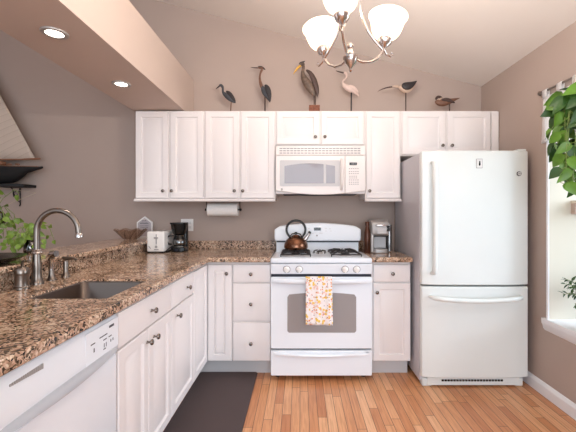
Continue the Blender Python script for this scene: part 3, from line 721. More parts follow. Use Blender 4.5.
# ------------------------------------------------------------------ refrigerator
FS = 137.0; FF = 350/FS
rx = lambda x: (x-300)/FS
rz = lambda y: EYE-(y-212)/FS
r0, r1 = (421.8-300)/136, (528.6-300)/136
t = thing('refrigerator', 'tall white bottom-freezer refrigerator in the right corner', 'refrigerator', ((r0+r1)/2, 2.95, 0))
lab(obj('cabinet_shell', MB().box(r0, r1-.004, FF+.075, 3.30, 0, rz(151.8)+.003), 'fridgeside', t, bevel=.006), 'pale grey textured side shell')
def fdoor(name, z0, z1):
    n = 12; p = [(r0, FF+.07)]
    for i in range(n+1):
        u = i/n; b = 1-(2*u-1)**4
        p.append((r0+(r1-r0)*u, FF+.024-.024*b))
    p.append((r1, FF+.07))
    return obj(name, MB().prism(p, 'z', z0, z1), 'fridge', t, bevel=.008, seg=3, ang=40)
dt = fdoor('door', rz(285.4), rz(150.4)); dl = fdoor('freezer_drawer', rz(378.6), rz(287.0))
obj('gasket', MB().box(r0+.01, r1-.01, FF+.06, FF+.08, rz(288), rz(284.6)), 'gap', t, smooth=False)
hx_ = rx(432.6)
obj('handle', MB().tube([(hx_, FF+.012, rz(162.5)), (hx_, FF-.028, rz(164)), (hx_, FF-.045, rz(170)), (hx_, FF-.050, rz(190)), (hx_, FF-.050, rz(246)), (hx_, FF-.045, rz(266)), (hx_, FF-.028, rz(272.3)), (hx_, FF+.012, rz(273.6))], [.014, .017, .0185, .0185, .0185, .0185, .017, .014], 14), 'fridge', dt, ang=60)
zh = rz(298.4)
obj('handle', MB().tube([(rx(430.6), FF+.012, zh+.012), (rx(433), FF-.028, zh+.010), (rx(439), FF-.045, zh+.006)]+[(rx(439+74*i/8), FF-.05, zh+.006-.014*math.sin(PI*i/8)) for i in range(1, 8)]+[(rx(513), FF-.045, zh+.006), (rx(519), FF-.028, zh+.010), (rx(521), FF+.012, zh+.012)], [.013, .0155, .017]+[.0175]*7+[.017, .0155, .013], 14), 'fridge', dl, ang=60)
ft = obj('kick_grille', MB().box(r0+.05, r1-.05, FF+.045, FF+.10, -.022, rz(379)), 'fridge', t, bevel=.003)
gs = MB()
for i in range(21): a = rx(444+i*3.0); gs.box(a, a+.017, FF+.042, FF+.05, .008, .022)
lab(obj('grille_slots', gs, 'black', ft, smooth=False), 'dark ventilation slots')
for x in (r0+.035, r1-.075): obj('front_foot', MB().box(x-.02 if x < 1.2 else x, x+.055 if x < 1.2 else x+.06, FF+.055, FF+.12, ZF, .026), 'fridge', t, bevel=.01)
obj('top_hinge', MB().box(r1-.075, r1-.015, FF+.02, FF+.11, rz(150.4), rz(150.4)+.014), 'fridge', t, bevel=.004)
tg = obj('energy_tag', MB().box(rx(476.2), rx(482.4), FF-.0025, FF+.004, rz(168.2), rz(158.8)), 'dispgrey', dt, bevel=.001)
obj('tag_face', MB().box(rx(476.6), rx(482.0), FF-.0032, FF-.002, rz(167.8), rz(159.2)), 'tag', tg, smooth=False)
obj('tag_mark', MB().prism([(rx(478.6), rz(165)), (rx(479.4), rz(166)), (rx(480.3), rz(164.8)), (rx(480.0), rz(161.4)), (rx(479.2), rz(160.8))], 'y', FF-.0045, FF-.003), 'black', tg)
yl = FF+.0048
lg = obj('logo_badge', MB().lathe([(0, -.003), (.016, -.003), (.017, 0), (.017, .006)], (rx(519.6), yl, rz(173.6)), 'y', 22), 'printdark', dt)
obj('logo_face', MB().lathe([(0, -.0038), (.0125, -.0038), (.0125, -.003)], (rx(519.6), yl, rz(173.6)), 'y', 20), 'tag', lg)
text('logo_letters', 'GE', 'printdark', lg, (rx(519.6), yl-.0045, rz(173.6)), .014)

# ------------------------------------------------------------------ floor mat
tag(obj('floor_mat', MB().prism(rrect(-.805, -.342, .9, 2.825, .02), 'z', ZF+.0005, ZF+.012), 'mat', bevel=.006, loc=(-.5, 1.85, ZF)), 'long dark brown kitchen mat on the wood floor along the left cabinets', 'mat')

# ------------------------------------------------------------------ paper towel holder, outlet, plaque, bowl, toaster, coffee makers, bottle
ys = 3.20; s_ = 350/ys
hx0, hx1, hz = (206-300)/s_, (240.5-300)/s_, EYE+(212-209.7)/s_
t = thing('paper_towel_holder', 'black paper towel holder with round end knobs fixed under the wall cabinet', 'paper towel holder', ((hx0+hx1)/2, ys, ZB))
obj('mounting_plate', MB().box(hx0+.02, hx1-.02, ys-.02, ys+.02, ZB-.006, ZB-.001), 'wrought', t, bevel=.001)
for x in (hx0+.006, hx1-.006): obj('arm', MB().tube([(x, ys, ZB-.004), (x, ys, hz)], .004, 8), 'wrought', t)
obj('rod', MB().tube([(hx0, ys, hz), (hx1, ys, hz)], .006, 10), 'wrought', t)
for x in (hx0, hx1): obj('end_knob', MB().lathe([(0, -.012), (.010, -.008), (.013, 0), (.010, .008), (0, .012)], (x, ys, hz), 'x', 14), 'wrought', t)
tag(obj('paper_towel_roll', MB().lathe([(.019, -.137), (.058, -.137), (.058, .137), (.019, .137), (.019, -.137)], ((hx0+hx1)/2, ys, hz), 'x', 32), 'paper', loc=((hx0+hx1)/2, ys, hz)), 'white roll of paper towels under the wall cabinet', 'paper towels')

WS = 104.5
wx = lambda x: (x-300)/WS
wz = lambda y: EYE-(y-212)/WS
t = thing('wall_outlet', 'white double outlet plate on the back wall behind the black coffee maker', 'outlet', (wx(187.3), WY, wz(225)))
op = obj('plate', MB().box(wx(181), wx(193.4), WY-.006, WY-.0005, wz(231), wz(219)), 'whiteplastic', t, bevel=.002)
for cx in (184, 190):
    for cy in (222.8, 227.2): obj('socket', MB().box(wx(cx)-.014, wx(cx)+.014, WY-.008, WY-.005, wz(cy)-.012, wz(cy)+.012), 'tag', op, bevel=.003)
t = thing('house_plaque', 'small white house-shaped plaque on the bar ledge against the back wall', 'plaque', (wx(145.5), 3.31, 1.021))
y_ = 3.30; zt_ = wz(216.2)
pq = [(wx(139), 1.022), (wx(154.6), 1.022), (wx(154.6), wz(222)), (wx(146.8), zt_), (wx(139), wz(222))]
pb = obj('board', MB().prism(pq, 'y', y_, y_+.018), 'whiteplastic', t, bevel=.003)
cxq = wx(146.8); czq = 1.11
inn = [(cxq+(p[0]-cxq)*.84, czq+(p[1]-czq)*.86) for p in pq]
obj('face_panel', MB().prism(inn, 'y', y_-.002, y_+.002), mat('plaque_grey', (186, 178, 182), .7), pb)
mk = MB()
for (a, b, c_, w) in ((142.8, 151, 223.0, .006), (144.6, 149.2, 220.6, .005), (142.4, 151.4, 225.6, .003), (143, 150.6, 227.4, .003)):
    n_ = int((b-a)/1.15)
    for i in range(n_):
        q = a+(b-a)*i/n_; mk.box(wx(q), wx(q+.7), y_-.0032, y_-.0015, wz(c_)-w, wz(c_)+w*(.6+.4*((i*7) % 3)/2))
obj('lettering', mk, 'printdark', pb, smooth=False)
# dark cut-glass bowl with scalloped rim
bx_, by_ = -1.50, 3.10
t = thing('glass_bowl', 'wide smoky glass bowl with a ruffled rim on the bar ledge', 'bowl', (bx_, by_, 1.021))
vs = []; fs = []; n = 40
prof = [(.03, .0), (.05, .003), (.075, .022), (.10, .05), (.12, .075), (.133, .09), (.128, .089), (.114, .076), (.094, .053), (.07, .027), (.045, .010), (.0, .010)]
for r_, h in prof:
    for k in range(n):
        a = 2*PI*k/n; rr = r_*(1+.07*math.sin(8*a)*(r_/.133)**3); hh = h+.008*math.cos(8*a)*(r_/.133)**3
        vs.append((bx_+rr*math.cos(a), by_+rr*math.sin(a), 1.0215+hh))
for i in range(len(prof)-1):
    for k in range(n): j = (k+1) % n; fs.append((i*n+k, i*n+j, (i+1)*n+j, (i+1)*n+k))
fs.append(tuple(range(n)))
obj('bowl', MB().add(vs, fs), 'dglass', t, ang=70)
rib = MB()
for k in range(10):
    a = 2*PI*k/10; rib.tube([(bx_+r_*math.cos(a+.9*(r_-.05)*6), by_+r_*math.sin(a+.9*(r_-.05)*6), 1.0215+h-.001) for r_, h in prof[1:6]], .0013, 5)
lab(obj('cut_pattern', rib, 'wrought', t), 'dark swirled ribs')
# toaster
t = thing('toaster', 'white two-slice toaster on the granite counter beside the black coffee maker', 'toaster', (-1.24, 3.1, CT))
tx0, tx1, ty0, ty1, tz0, tz1 = -1.316, -1.165, 3.0, 3.24, CT+.008, 1.098
tb = obj('body', MB().box(tx0, tx1, ty0, ty1, tz0, tz1), 'whiteplastic', t, bevel=.014, seg=4)
obj('slot', MB().box(tx0+.035, tx0+.06, ty0+.04, ty1-.04, tz1-.002, tz1+.0008), 'black', tb, smooth=False)
obj('slot', MB().box(tx1-.06, tx1-.035, ty0+.04, ty1-.04, tz1-.002, tz1+.0008), 'black', tb, smooth=False)
obj('base', MB().box(tx0+.004, tx1-.004, ty0+.004, ty1-.004, CT, CT+.010), 'black', t, bevel=.003)
obj('lever_track', MB().box(-1.236, -1.229, ty0-.001, ty0+.004, tz0+.065, tz1-.025), 'dispgrey', tb, smooth=False)
obj('lever', MB().box(-1.249, -1.216, ty0-.016, ty0, tz1-.062, tz1-.046), 'greyplastic', tb, bevel=.004)
obj('dial', MB().lathe([(0, -.008), (.010, -.008), (.012, 0), (.012, .003)], (-1.232, ty0, tz0+.045), 'y', 16), 'greyplastic', tb)
obj('badge', MB().box(-1.25, -1.212, ty0-.001, ty0+.003, tz0+.018, tz0+.024), 'dispgrey', tb, smooth=False)
obj('badge', MB().prism([(-1.300, tz0+.05), (-1.296, tz0+.053), (-1.278, tz0+.030), (-1.282, tz0+.028)], 'y', ty0-.001, ty0+.003), 'dispgrey', tb, smooth=False)
cordm = MB().tube([(-1.166, 3.2, CT+.04), (-1.145, 3.17, CT+.035), (-1.13, 3.10, CT+.05), (-1.14, 3.02, CT+.03), (-1.155, 2.975, CT+.005), (-1.13, 2.965, CT+.006), (-1.10, 3.0, CT+.02), (-1.075, 3.10, CT+.012), (-1.09, 3.25, CT+.02), (-1.09, 3.30, CT+.12)], .0035, 6)
obj('cord', cordm, 'black', t)
# drip coffee maker
t = thing('coffee_maker', 'small black drip coffee maker with glass carafe on the counter', 'coffee maker', (-1.063, 3.1, CT))
c0, c1, cy0 = -1.143, -1.012, 3.045; cc = (c0+c1)/2
obj('base', MB().prism(rrect(c0+.01, c1, cy0, 3.20, .03), 'z', CT, CT+.045), 'black', t, bevel=.006)
obj('warming_plate', MB().lathe([(0, 0), (.056, 0), (.056, .004), (0, .004)], (cc+.002, cy0+.075, CT+.045)), 'nickel', t)
obj('water_tank', MB().prism(rrect(c0+.012, c1-.004, 3.145, 3.20, .02), 'z', CT+.045, CT+.250), 'black', t, bevel=.006)
obj('filter_basket', MB().lathe([(.040, .150), (.056, .158), (.066, .200), (.070, .236), (.072, .244), (0, .246)], (cc, cy0+.075, CT), n=28), 'black', t)
obj('lid', MB().prism(rrect(c0-.002, c1+.002, cy0-.002, 3.20, .04), 'z', CT+.244, CT+.258), 'black', t, bevel=.004)
cr = obj('carafe', MB().lathe([(0, .050), (.046, .050), (.056, .062), (.058, .085), (.050, .112), (.038, .134), (.040, .146)], (cc+.004, cy0+.072, CT), n=28), 'cglass', t)
obj('coffee', MB().lathe([(0, .051), (.044, .051), (.054, .062), (.055, .070), (0, .070)], (cc+.004, cy0+.072, CT), n=28), 'chrome', cr)
obj('carafe_band', MB().lathe([(.051, .110), (.053, .110), (.040, .137), (.038, .137), (.051, .110)], (cc+.004, cy0+.072, CT), n=28), 'black', cr)
obj('carafe_handle', MB().tube([(cc-.040, cy0+.066, CT+.140), (cc-.070, cy0+.055, CT+.145), (cc-.094, cy0+.045, CT+.130), (cc-.098, cy0+.045, CT+.095), (cc-.088, cy0+.05, CT+.068), (cc-.058, cy0+.06, CT+.064)], [.007, .009, .010, .010, .009, .006], 10), 'black', cr, ang=60)
obj('switch', MB().box(cc-.012, cc+.014, cy0-.003, cy0+.002, CT+.014, CT+.030), 'gap', t, bevel=.001)
# pod coffee maker
t = thing('coffee_maker', 'silver pod coffee maker on the counter between stove and refrigerator', 'coffee maker', (.69, 3.05, CT))
k0, k1, kf = .606, .766, 2.97; km = (k0+k1)/2
obj('rear_housing', MB().prism(rrect(k0, k1, kf+.12, 3.24, .035), 'z', CT, CT+.275), 'greyplastic', t, bevel=.006)
obj('drip_tray', MB().prism(rrect(k0+.02, k1-.015, kf, kf+.13, .03), 'z', CT, CT+.035), 'greyplastic', t, bevel=.006)
obj('tray_grid', MB().prism(rrect(k0+.034, k1-.03, kf+.012, kf+.10, .02), 'z', CT+.035, CT+.038), 'black', t)
obj('side_column', MB().box(k0, k0+.028, kf+.02, kf+.13, CT+.002, CT+.20), 'greyplastic', t, bevel=.01, seg=3)
obj('brew_head', MB().prism([(kf+.13, .145), (kf+.035, .145), (kf+.012, .165), (kf+.004, .21), (kf+.015, .262), (kf+.06, .284), (kf+.19, .288), (kf+.26, .275), (kf+.26, .15)], 'x', k0+.004, k1-.004).move((0, 0, CT)), 'greyplastic', t, bevel=.012, seg=3)
obj('head_panel', MB().box(k0+.05, k1-.03, kf+.002, kf+.02, CT+.166, CT+.212), 'lightgrey', t, bevel=.004)
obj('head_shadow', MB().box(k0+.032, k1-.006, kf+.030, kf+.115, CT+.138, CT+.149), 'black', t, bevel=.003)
obj('handle', MB().tube([(k0+.035, kf+.02, CT+.232), (k0+.05, kf-.006, CT+.238), (km+.01, kf-.014, CT+.240), (k1-.025, kf-.006, CT+.238), (k1-.010, kf+.02, CT+.232)], .0075, 10), 'chrome', t)
obj('side_button_panel', MB().box(k1-.030, k1-.002, kf+.004, kf+.05, CT+.185, CT+.235), 'black', t, bevel=.005)
obj('cup_recess', MB().box(k0+.032, k1-.012, kf+.105, kf+.122, CT+.036, CT+.142), 'lightgrey', t, bevel=.004)
obj('water_reservoir', MB().prism(rrect(k1-.004, k1+.035, kf+.07, 3.20, .015), 'z', CT+.01, CT+.24), 'cglass', t)
tag(obj('water_bottle', MB().lathe([(0, 0), (.028, 0), (.031, .006), (.031, .15), (.028, .175), (.019, .205), (.0155, .225), (.0155, .232), (.018, .233), (.0185, .262), (.016, .268), (0, .269)], (.580, 3.02, CT), n=24), 'bottle', loc=(.580, 3.02, CT), ang=50), 'slim brown bottle standing beside the silver coffee maker', 'bottle')
# dark platter on ledge, bottom left
tag(obj('serving_tray', MB().lathe([(0, 0), (.10, 0), (.14, .008), (.185, .030), (.190, .034), (.184, .034), (.138, .013), (.1, .006), (0, .006)], (-1.50, 1.62, 1.0215), n=40), 'black', loc=(-1.50, 1.62, 1.0215)), 'dark shallow round tray on the bar ledge behind the faucet', 'tray')

# ------------------------------------------------------------------ recessed lights in soffit
for (x, y, lb) in ((-1.22, 1.74, 'round recessed soffit light nearest the camera, glowing warm white'), (-1.24, 2.43, 'round recessed soffit light nearest the wall cabinets, glowing warm white')):
    t = thing('recessed_light', lb, 'ceiling light', (x, y, 2.156), 'recessed lights in the soffit')
    obj('trim_ring', MB().lathe([(.040, -.0005), (.040, -.006), (.052, -.009), (.060, -.006), (.062, -.0005)], (x, y, 2.156), n=36), 'greyplastic', t)
    obj('lens', MB().lathe([(0, -.004), (.040, -.004), (.040, -.0005), (0, -.0005)], (x, y, 2.156), n=30), 'lamp', t)
    l = bpy.data.lights.new('downlight', 'SPOT'); l.energy = 6; l.color = (1, .92, .82); l.spot_size = 1.9; l.spot_blend = .8; l.shadow_soft_size = .04
    lo = bpy.data.objects.new('downlight', l); COL.objects.link(lo); lo.parent = t; lo.location = (0, 0, -.03)

# ------------------------------------------------------------------ chandelier
CX, CY = .202, 1.40
t = thing('chandelier', 'brushed nickel chandelier with three glowing frosted bell shades', 'chandelier', (CX, CY, ceil_z(CX)))
H0 = 1.875
obj('hub', MB().lathe([(0, -.052), (.005, -.05), (.009, -.045), (.005, -.038), (.008, -.032), (.022, -.018), (.026, -.004), (.030, .004), (.030, .010), (.020, .016), (.012, .030), (.008, .042), (.013, .050), (.013, .056), (.006, .066), (0, .070)], (CX, CY, H0), n=28), 'warmnickel', t, ang=50)
ZU = 2.33
obj('upper_hub', MB().lathe([(0, -.04), (.010, -.035), (.022, -.01), (.024, .01), (.012, .03), (.007, .05), (0, .05)], (CX, CY, ZU), n=24), 'warmnickel', t)
ch = MB(); zc = ceil_z(CX)
k = 0; z = ZU+.045
while z < zc-.03:
    c_ = []
    for i in range(13):
        a = 2*PI*i/12; u = .009*math.cos(a); w = .018*math.sin(a)
        c_.append((CX+(u if k % 2 else 0), CY+(0 if k % 2 else u), z+.014+w))
    ch.tube(c_, .0025, 6, False); z += .029; k += 1
obj('chain', ch, 'warmnickel', t)
obj('canopy', MB().lathe([(0, -.075), (.02, -.07), (.06, -.05), (.065, -.0), (0, .02)], (CX, CY, zc), n=28), 'warmnickel', t)
SH = [(.019, 0), (.032, .004), (.046, .014), (.056, .028), (.0625, .045), (.066, .062), (.069, .076), (.0745, .088), (.080, .094), (.077, .095), (.067, .080), (.062, .062), (.058, .045), (.050, .028), (.038, .014), (.024, .007), (.017, .005)]
arms = ((131, .150), (14, .146), (250, .150))
for deg, R_ in arms:
    a = math.radians(deg); dx, dy = math.cos(a), math.sin(a)
    P = lambda r_, z: (CX+dx*r_, CY+dy*r_, z)
    ar = MB().tube([P(.02, H0+.004), P(.05, H0-.006), P(.085, H0-.003), P(.12, H0+.016), P(R_-.006, H0+.045), P(R_, H0+.066)], .0055, 10)
    ar.tube([P(R_-.002, H0+.052), P(.128, H0+.066), P(.10, H0+.092), P(.075, H0+.122), P(.055, H0+.165), P(.042, H0+.22), P(.032, H0+.30), P(.024, H0+.38), P(.018, ZU)], .005, 10)
    ar.tube([P(R_, H0+.060), P(R_+.012, H0+.038), P(R_+.030, H0+.030), P(R_+.042, H0+.040), P(R_+.034, H0+.048)], [.005, .005, .005, .004, .003], 8)
    A = obj('arm', ar, 'warmnickel', t, ang=60)
    tl = Matrix.Rotation(math.radians(9), 3, Vector((-dy, dx, 0)))
    hd = MB().lathe([(0, -.012), (.008, -.010), (.006, -.002), (.014, .004), (.024, .016), (.028, .030), (.027, .036), (0, .036)], n=20)
    [hd.tube([(.014*math.cos(q), .014*math.sin(q), .004), (.0245*math.cos(q), .0245*math.sin(q), .016), (.0285*math.cos(q), .0285*math.sin(q), .030)], .0022, 5) for q in [k*PI/5 for k in range(10)]]
    hd.rot(tl).move(P(R_, H0+.066)); obj('shade_holder', hd, 'warmnickel', A, ang=50)
    sh = MB().lathe(SH, (0, 0, .034), n=36); sh.rot(tl).move(P(R_, H0+.066))
    lab(obj('lamp_shade', sh, 'shade', t, ang=60), 'glowing frosted glass bell shade')
    bo = tl @ Vector((0, 0, .09)); bp = Vector(P(R_, H0+.066))+bo
    bb = MB().lathe([(0, -.03), (.012, -.026), (.014, -.01), (.022, .006), (.020, .020), (.010, .028), (0, .03)], n=16); bb.rot(tl).move(bp)
    obj('bulb', bb, 'lamp', A)
    l = bpy.data.lights.new('bulb_light', 'POINT'); l.energy = 15; l.color = (1, .91, .82); l.shadow_soft_size = .03
    lo = bpy.data.objects.new('bulb_light', l); COL.objects.link(lo); lo.parent = t; lo.location = bp+(tl @ Vector((0, 0, .05)))-t.location

# ------------------------------------------------------------------ carved birds on the wall cabinets
BY = 3.155; BSc = 350/BY; ZBASE = ZT
def bird(name, label, bxpx, parts, stand):
    """parts: (name, material, [(x, y, r_inplane, r_depth) in picture-sized units rel. to base], depth offset)"""
    X = (bxpx-300)/BSc; t = thing(name, label, 'bird figurine', (X, BY, ZBASE), 'carved birds on top of the cabinets')
    u = 1/BSc; up = 3.9*u
    first = None
    for (pn, m, pts, dy) in parts:
        mb = MB().loft_xz([(p[0]*u, p[1]*u+up, p[2]*u, p[3]*u) for p in pts]); mb.move((X, BY+dy*u, ZBASE))
        o = obj(pn, mb, m, t, ang=60)
        md = o.modifiers.new('sub', 'SUBSURF'); md.levels = 1; md.render_levels = 1
    for (pn, m, fn) in stand:
        mb = MB(); fn(mb, u, up); mb.move((X, BY, ZBASE)); obj(pn, mb, m, t, ang=50)
    return t
def rod(x0, x1, y1, r, base=2.6):
    return lambda mb, u, up: mb.tube([(x0*u, 0, .003), (x1*u, 0, y1*u+up)], r*u, 8)
def disc(x, r): return lambda mb, u, up: mb.lathe([(0, 0), (r*u, 0), (r*u, .008), (r*.8*u, .012), (0, .012)], (x*u, 0, 0), n=20)
q = lambda ox, oy, k: (lambda *p: [((a-ox)/k, (oy-b)/k, r1/k, r2/k) for a, b, r1, r2 in p])
c = q(150, 395, 7.2)
bird('heron_figurine', 'small slate-blue heron figurine with a down-turned beak, leftmost of the birds', 230.8, [
    ('body', 'b_slate', c((64,220,7,6),(78,213,12,9),(90,222,11,8),(94,240,8,7),(92,258,8,7),(96,272,11,9),(112,284,18,16),(134,300,23,20),(155,318,21,18),(172,334,12,10),(186,344,2,3)), 0),
    ('beak', 'b_black', c((72,218,8,6),(58,230,5,4),(40,244,1.5,1.5)), 0),
    ('wing', 'b_black', c((116,262,5,4),(138,272,15,6),(158,298,16,7),(176,324,11,5),(188,340,2,2)), -2.0)],
    [('leg', 'b_brown', rod(-.4, .6, 8.6, .55)), ('base', 'b_dark', disc(0, 4))])
c = q(397, 395, 7.2)
bird('heron_figurine', 'tall upright heron figurine with a brown neck and dark wings', 265.1, [
    ('body', 'b_slate', c((378,215,8,8),(378,232,14,12),(390,262,22,18),(408,285,22,18),(425,312,14,12),(434,342,3,3)), 0),
    ('neck', 'b_brown', c((378,100,9,7),(370,112,8,7),(362,132,7,7),(358,158,8,7),(360,185,10,8),(368,212,13,11),(376,238,14,12)), 0),
    ('head', 'b_brown', c((345,90,5,5),(358,90,8,7),(374,92,10,8),(388,97,6,5)), 0),
    ('crest', 'b_black', c((342,84,2,3),(358,80,5,5),(376,85,7,6),(390,96,6,4),(400,106,2,2)), 0),
    ('beak', 'b_dark', c((350,91,5,5),(325,91,4,3.5),(290,86,1.2,1.2)), 0),
    ('wing', 'b_black', c((396,216,6,4),(412,232,20,7),(424,268,22,8),(432,306,14,6),(436,342,2,2)), -2.2)],
    [('leg', 'b_dark', rod(0, 0, 14, .75)), ('base', 'b_dark', disc(0, 4.5))])
c = q(190, 384, 6.4)
bird('heron_figurine', 'mottled grey heron figurine with a yellow beak standing on a rusty wooden block', 314.6, [
    ('body', 'b_grey', c((116,92,10,9),(120,112,10,9),(114,134,10,9),(114,160,15,13),(130,196,27,22),(156,232,30,24),(180,268,22,18),(196,300,8,8)), 0),
    ('head', 'b_grey', c((92,96,5,6),(106,90,13,10),(120,88,10,9),(126,96,5,5)), 0),
    ('crest', 'b_black', c((88,86,3,3),(106,79,7,6),(120,76,5,4),(130,68,1.5,1.5)), 0),
    ('beak', 'b_yellow', c((106,94,9,7),(84,112,8,5),(66,132,5,4),(52,158,1.5,1.5)), 0),
    ('wing', 'b_dark', c((132,132,6,4),(160,146,14,8),(184,190,20,9),(200,240,18,8),(208,284,10,6),(206,306,2,2)), -2.6)],
    [('leg', 'b_dark', lambda mb, u, up: mb.tube([(-.4*u, -.6*u, up+3.5*u), (-.6*u, -.6*u, 14*u+up)], .5*u, 8)),
     ('leg', 'b_dark', lambda mb, u, up: mb.tube([(1.0*u, .8*u, up+3.5*u), (.6*u, .8*u, 15*u+up)], .5*u, 8)),
     ('block', 'b_block', lambda mb, u, up: mb.box(-5.6*u, 5*u, -4*u, 4*u, 0, up+4*u))])
c = q(424, 384, 6.4)
bird('flamingo_figurine', 'pale pink flamingo figurine on a thin dark rod', 351.2, [
    ('body', 'b_pink', c((388,148,8,7),(396,156,8,7),(397,172,6,6),(388,184,6,6),(374,192,6,6),(367,206,7,7),(374,224,13,11),(396,240,21,17),(424,250,24,19),(450,264,16,13),(466,282,7,6),(472,298,2,2)), 0),
    ('head', 'b_pink', c((374,146,6,6),(386,143,9,8),(396,150,7,7)), 0),
    ('beak', 'b_dark', c((380,146,6,5),(364,142,5,4),(344,138,4,3),(324,131,1.5,1.5)), 0),
    ('wing', 'b_pink', c((400,232,5,4),(424,238,14,7),(450,254,12,6),(468,280,3,3)), -2.2)],
    [('leg', 'b_black', rod(0, .2, 19, .7)), ('base', 'b_dark', disc(0, 4))])
c = q(178, 230, 5.76)
bird('curlew_figurine', 'black-winged shorebird figurine with a long curved beak on a dark rod', 405.8, [
    ('body', 'b_cream', c((134,98,5,6),(146,98,15,12),(162,102,29,18),(182,102,34,20),(204,94,27,16),(222,82,13,8),(240,66,2,2)), 0),
    ('head', 'b_cream', c((98,96,3,3),(110,92,7,6),(124,94,9,8),(138,96,8,8)), 0),
    ('beak', 'b_dark', c((104,95,5,4),(80,98,4,3.5),(45,106,3.5,3),(14,124,1,1)), 0),
    ('wing', 'b_black', c((150,86,7,4),(162,95,22,8),(184,98,26,10),(205,90,20,8),(222,78,10,5),(238,66,1.5,1.5)), -2.6)],
    [('leg', 'b_dark', rod(0, 0, 17, .6)), ('base', 'b_dark', disc(0, 4))])
c = q(430, 230, 5.76)
bird('duck_figurine', 'brown carved duck figurine with its head turned back, rightmost of the birds', 449.6, [
    ('body', 'b_brown', c((346,178,4,4),(354,182,14,11),(372,188,20,16),(396,188,22,18),(420,182,19,16),(445,175,13,11),(466,166,6,6),(490,160,1.5,1.5)), 0),
    ('head', 'b_dark', c((350,172,6,6),(354,158,9,8),(366,152,9,8),(380,156,7,7),(386,164,3,3)), -.3),
    ('beak', 'b_cream', c((380,160,4,4),(374,168,4,3),(364,176,1.5,1.5)), -1.6),
    ('wing', 'b_dark', c((376,176,5,4),(400,172,12,6),(424,178,13,6),(446,188,6,4),(456,194,1.5,1.5)), -2.5)],
    [('leg', 'b_dark', rod(0, 0, 6, .6)), ('base', 'b_dark', disc(0, 4))])

# ------------------------------------------------------------------ model boat on a wall shelf (left)
BYY = 3.22; bs = 350/BYY
X_ = lambda x: (x-300)/bs
Z_ = lambda y: EYE-(y-212)/bs
t = thing('model_sailboat', 'model sailboat with cream sails and a black hull on the wall shelf', 'model boat', (X_(-20), BYY, Z_(178)))
sv = []; sf = []; n = 14
apex = (X_(-30), Z_(40)); la, lb = (X_(-30), Z_(159)), (X_(35.5), Z_(158.5))
for i in range(n+1):
    u = i/n
    for j in range(n+1):
        w = j/n; x = la[0]+(lb[0]-la[0])*u*(1-w); z = la[1]+(apex[1]-la[1])*w
        sv.append((x, BYY-.03*math.sin(PI*u)*math.sin(PI*min(1, w+.1)), z+.0))
for i in range(n):
    for j in range(n): sf.append((i*(n+1)+j, (i+1)*(n+1)+j, (i+1)*(n+1)+j+1, i*(n+1)+j+1))
obj('mainsail', MB().add(sv, sf), 'sail', t, solid=.002, ang=180)
obj('jib', MB().add([(X_(-90), BYY, Z_(159)), (X_(-34), BYY-.02, Z_(159)), (X_(-34), BYY, Z_(60))], [(0, 1, 2)]), 'sail', t, solid=.002)
obj('mast', MB().tube([(X_(-31), BYY, Z_(168)), (X_(-31), BYY, Z_(35))], .007, 10), 'spar', t)
obj('boom', MB().tube([(X_(-31), BYY, Z_(160)), (X_(40), BYY, Z_(158.8))], .008, 10), 'spar', t)
obj('deck', MB().prism([(X_(-80), BYY), (X_(-60), BYY-.035), (X_(-10), BYY-.05), (X_(24), BYY-.035), (X_(38), BYY-.010), (X_(38), BYY+.010), (X_(24), BYY+.035), (X_(-10), BYY+.05), (X_(-60), BYY+.035)], 'z', Z_(167), Z_(166.2)), 'spar', t)
hl = MB(); hv_ = []; hf = []
st = [(-84, .004, 166, 168), (-65, .045, 166, 176), (-30, .064, 166.5, 183), (0, .066, 166.8, 183.6), (14, .058, 167, 182.5), (21, .050, 167, 178.5), (26, .042, 167, 173.5), (36, .022, 167, 170.4), (42.5, .010, 166.6, 168.6)]
for (x, w, zt2, zk) in st:
    for k in range(9):
        a = PI*k/8; hv_.append((X_(x), BYY-w*math.cos(a), Z_(zt2)-(Z_(zt2)-Z_(zk))*math.sin(a)**.8))
for i in range(len(st)-1):
    for k in range(8): hf.append((i*9+k, i*9+k+1, (i+1)*9+k+1, (i+1)*9+k))
for i in (0, len(st)-1): hf.append(tuple(i*9+k for k in range(9)))
for i in range(len(st)-1): hf.append((i*9, i*9+8, (i+1)*9+8, (i+1)*9))
obj('hull', hl.add(hv_, hf), 'hull', t, ang=50)
obj('cabin', MB().box(X_(-20), X_(4), BYY-.03, BYY+.03, Z_(165), Z_(161.5)), 'spar', t, bevel=.004)
for x in (8, 16): obj('deck_fitting', MB().box(X_(x), X_(x+3), BYY-.012, BYY+.012, Z_(165), Z_(163.6)), 'spar', t, bevel=.002)
t = thing('wall_shelf', 'black wrought iron wall shelf under the model sailboat', 'shelf', (X_(-20), WY, Z_(180)))
obj('board', MB().prism([(X_(-80), WY-.002), (X_(-80), BYY-.07), (X_(14), BYY-.07), (X_(26), BYY-.03), (X_(26), WY-.002)], 'z', Z_(187), Z_(184.2)), 'wrought', t, bevel=.003)
for x in (10, -60):
    cv = [(X_(x), WY-.012, Z_(187)-.002), (X_(x), WY-.012, Z_(204)), (X_(x), WY-.02, Z_(206))]
    b = MB().tube(cv, .005, 8)
    b.tube([(X_(x), WY-.012, Z_(202)), (X_(x), WY-.05, Z_(200)), (X_(x), WY-.085, Z_(194)), (X_(x), WY-.10, Z_(189)), (X_(x), WY-.12, Z_(187.5))], .005, 8)
    b.tube([(X_(x)+.012, WY-.03, Z_(187)-.004), (X_(x)-.01, WY-.03, Z_(194)), (X_(x)-.05, WY-.03, Z_(196)), (X_(x)-.055, WY-.03, Z_(192)), (X_(x)-.03, WY-.03, Z_(191))], .004, 8)
    obj('bracket', b, 'wrought', t, ang=60)

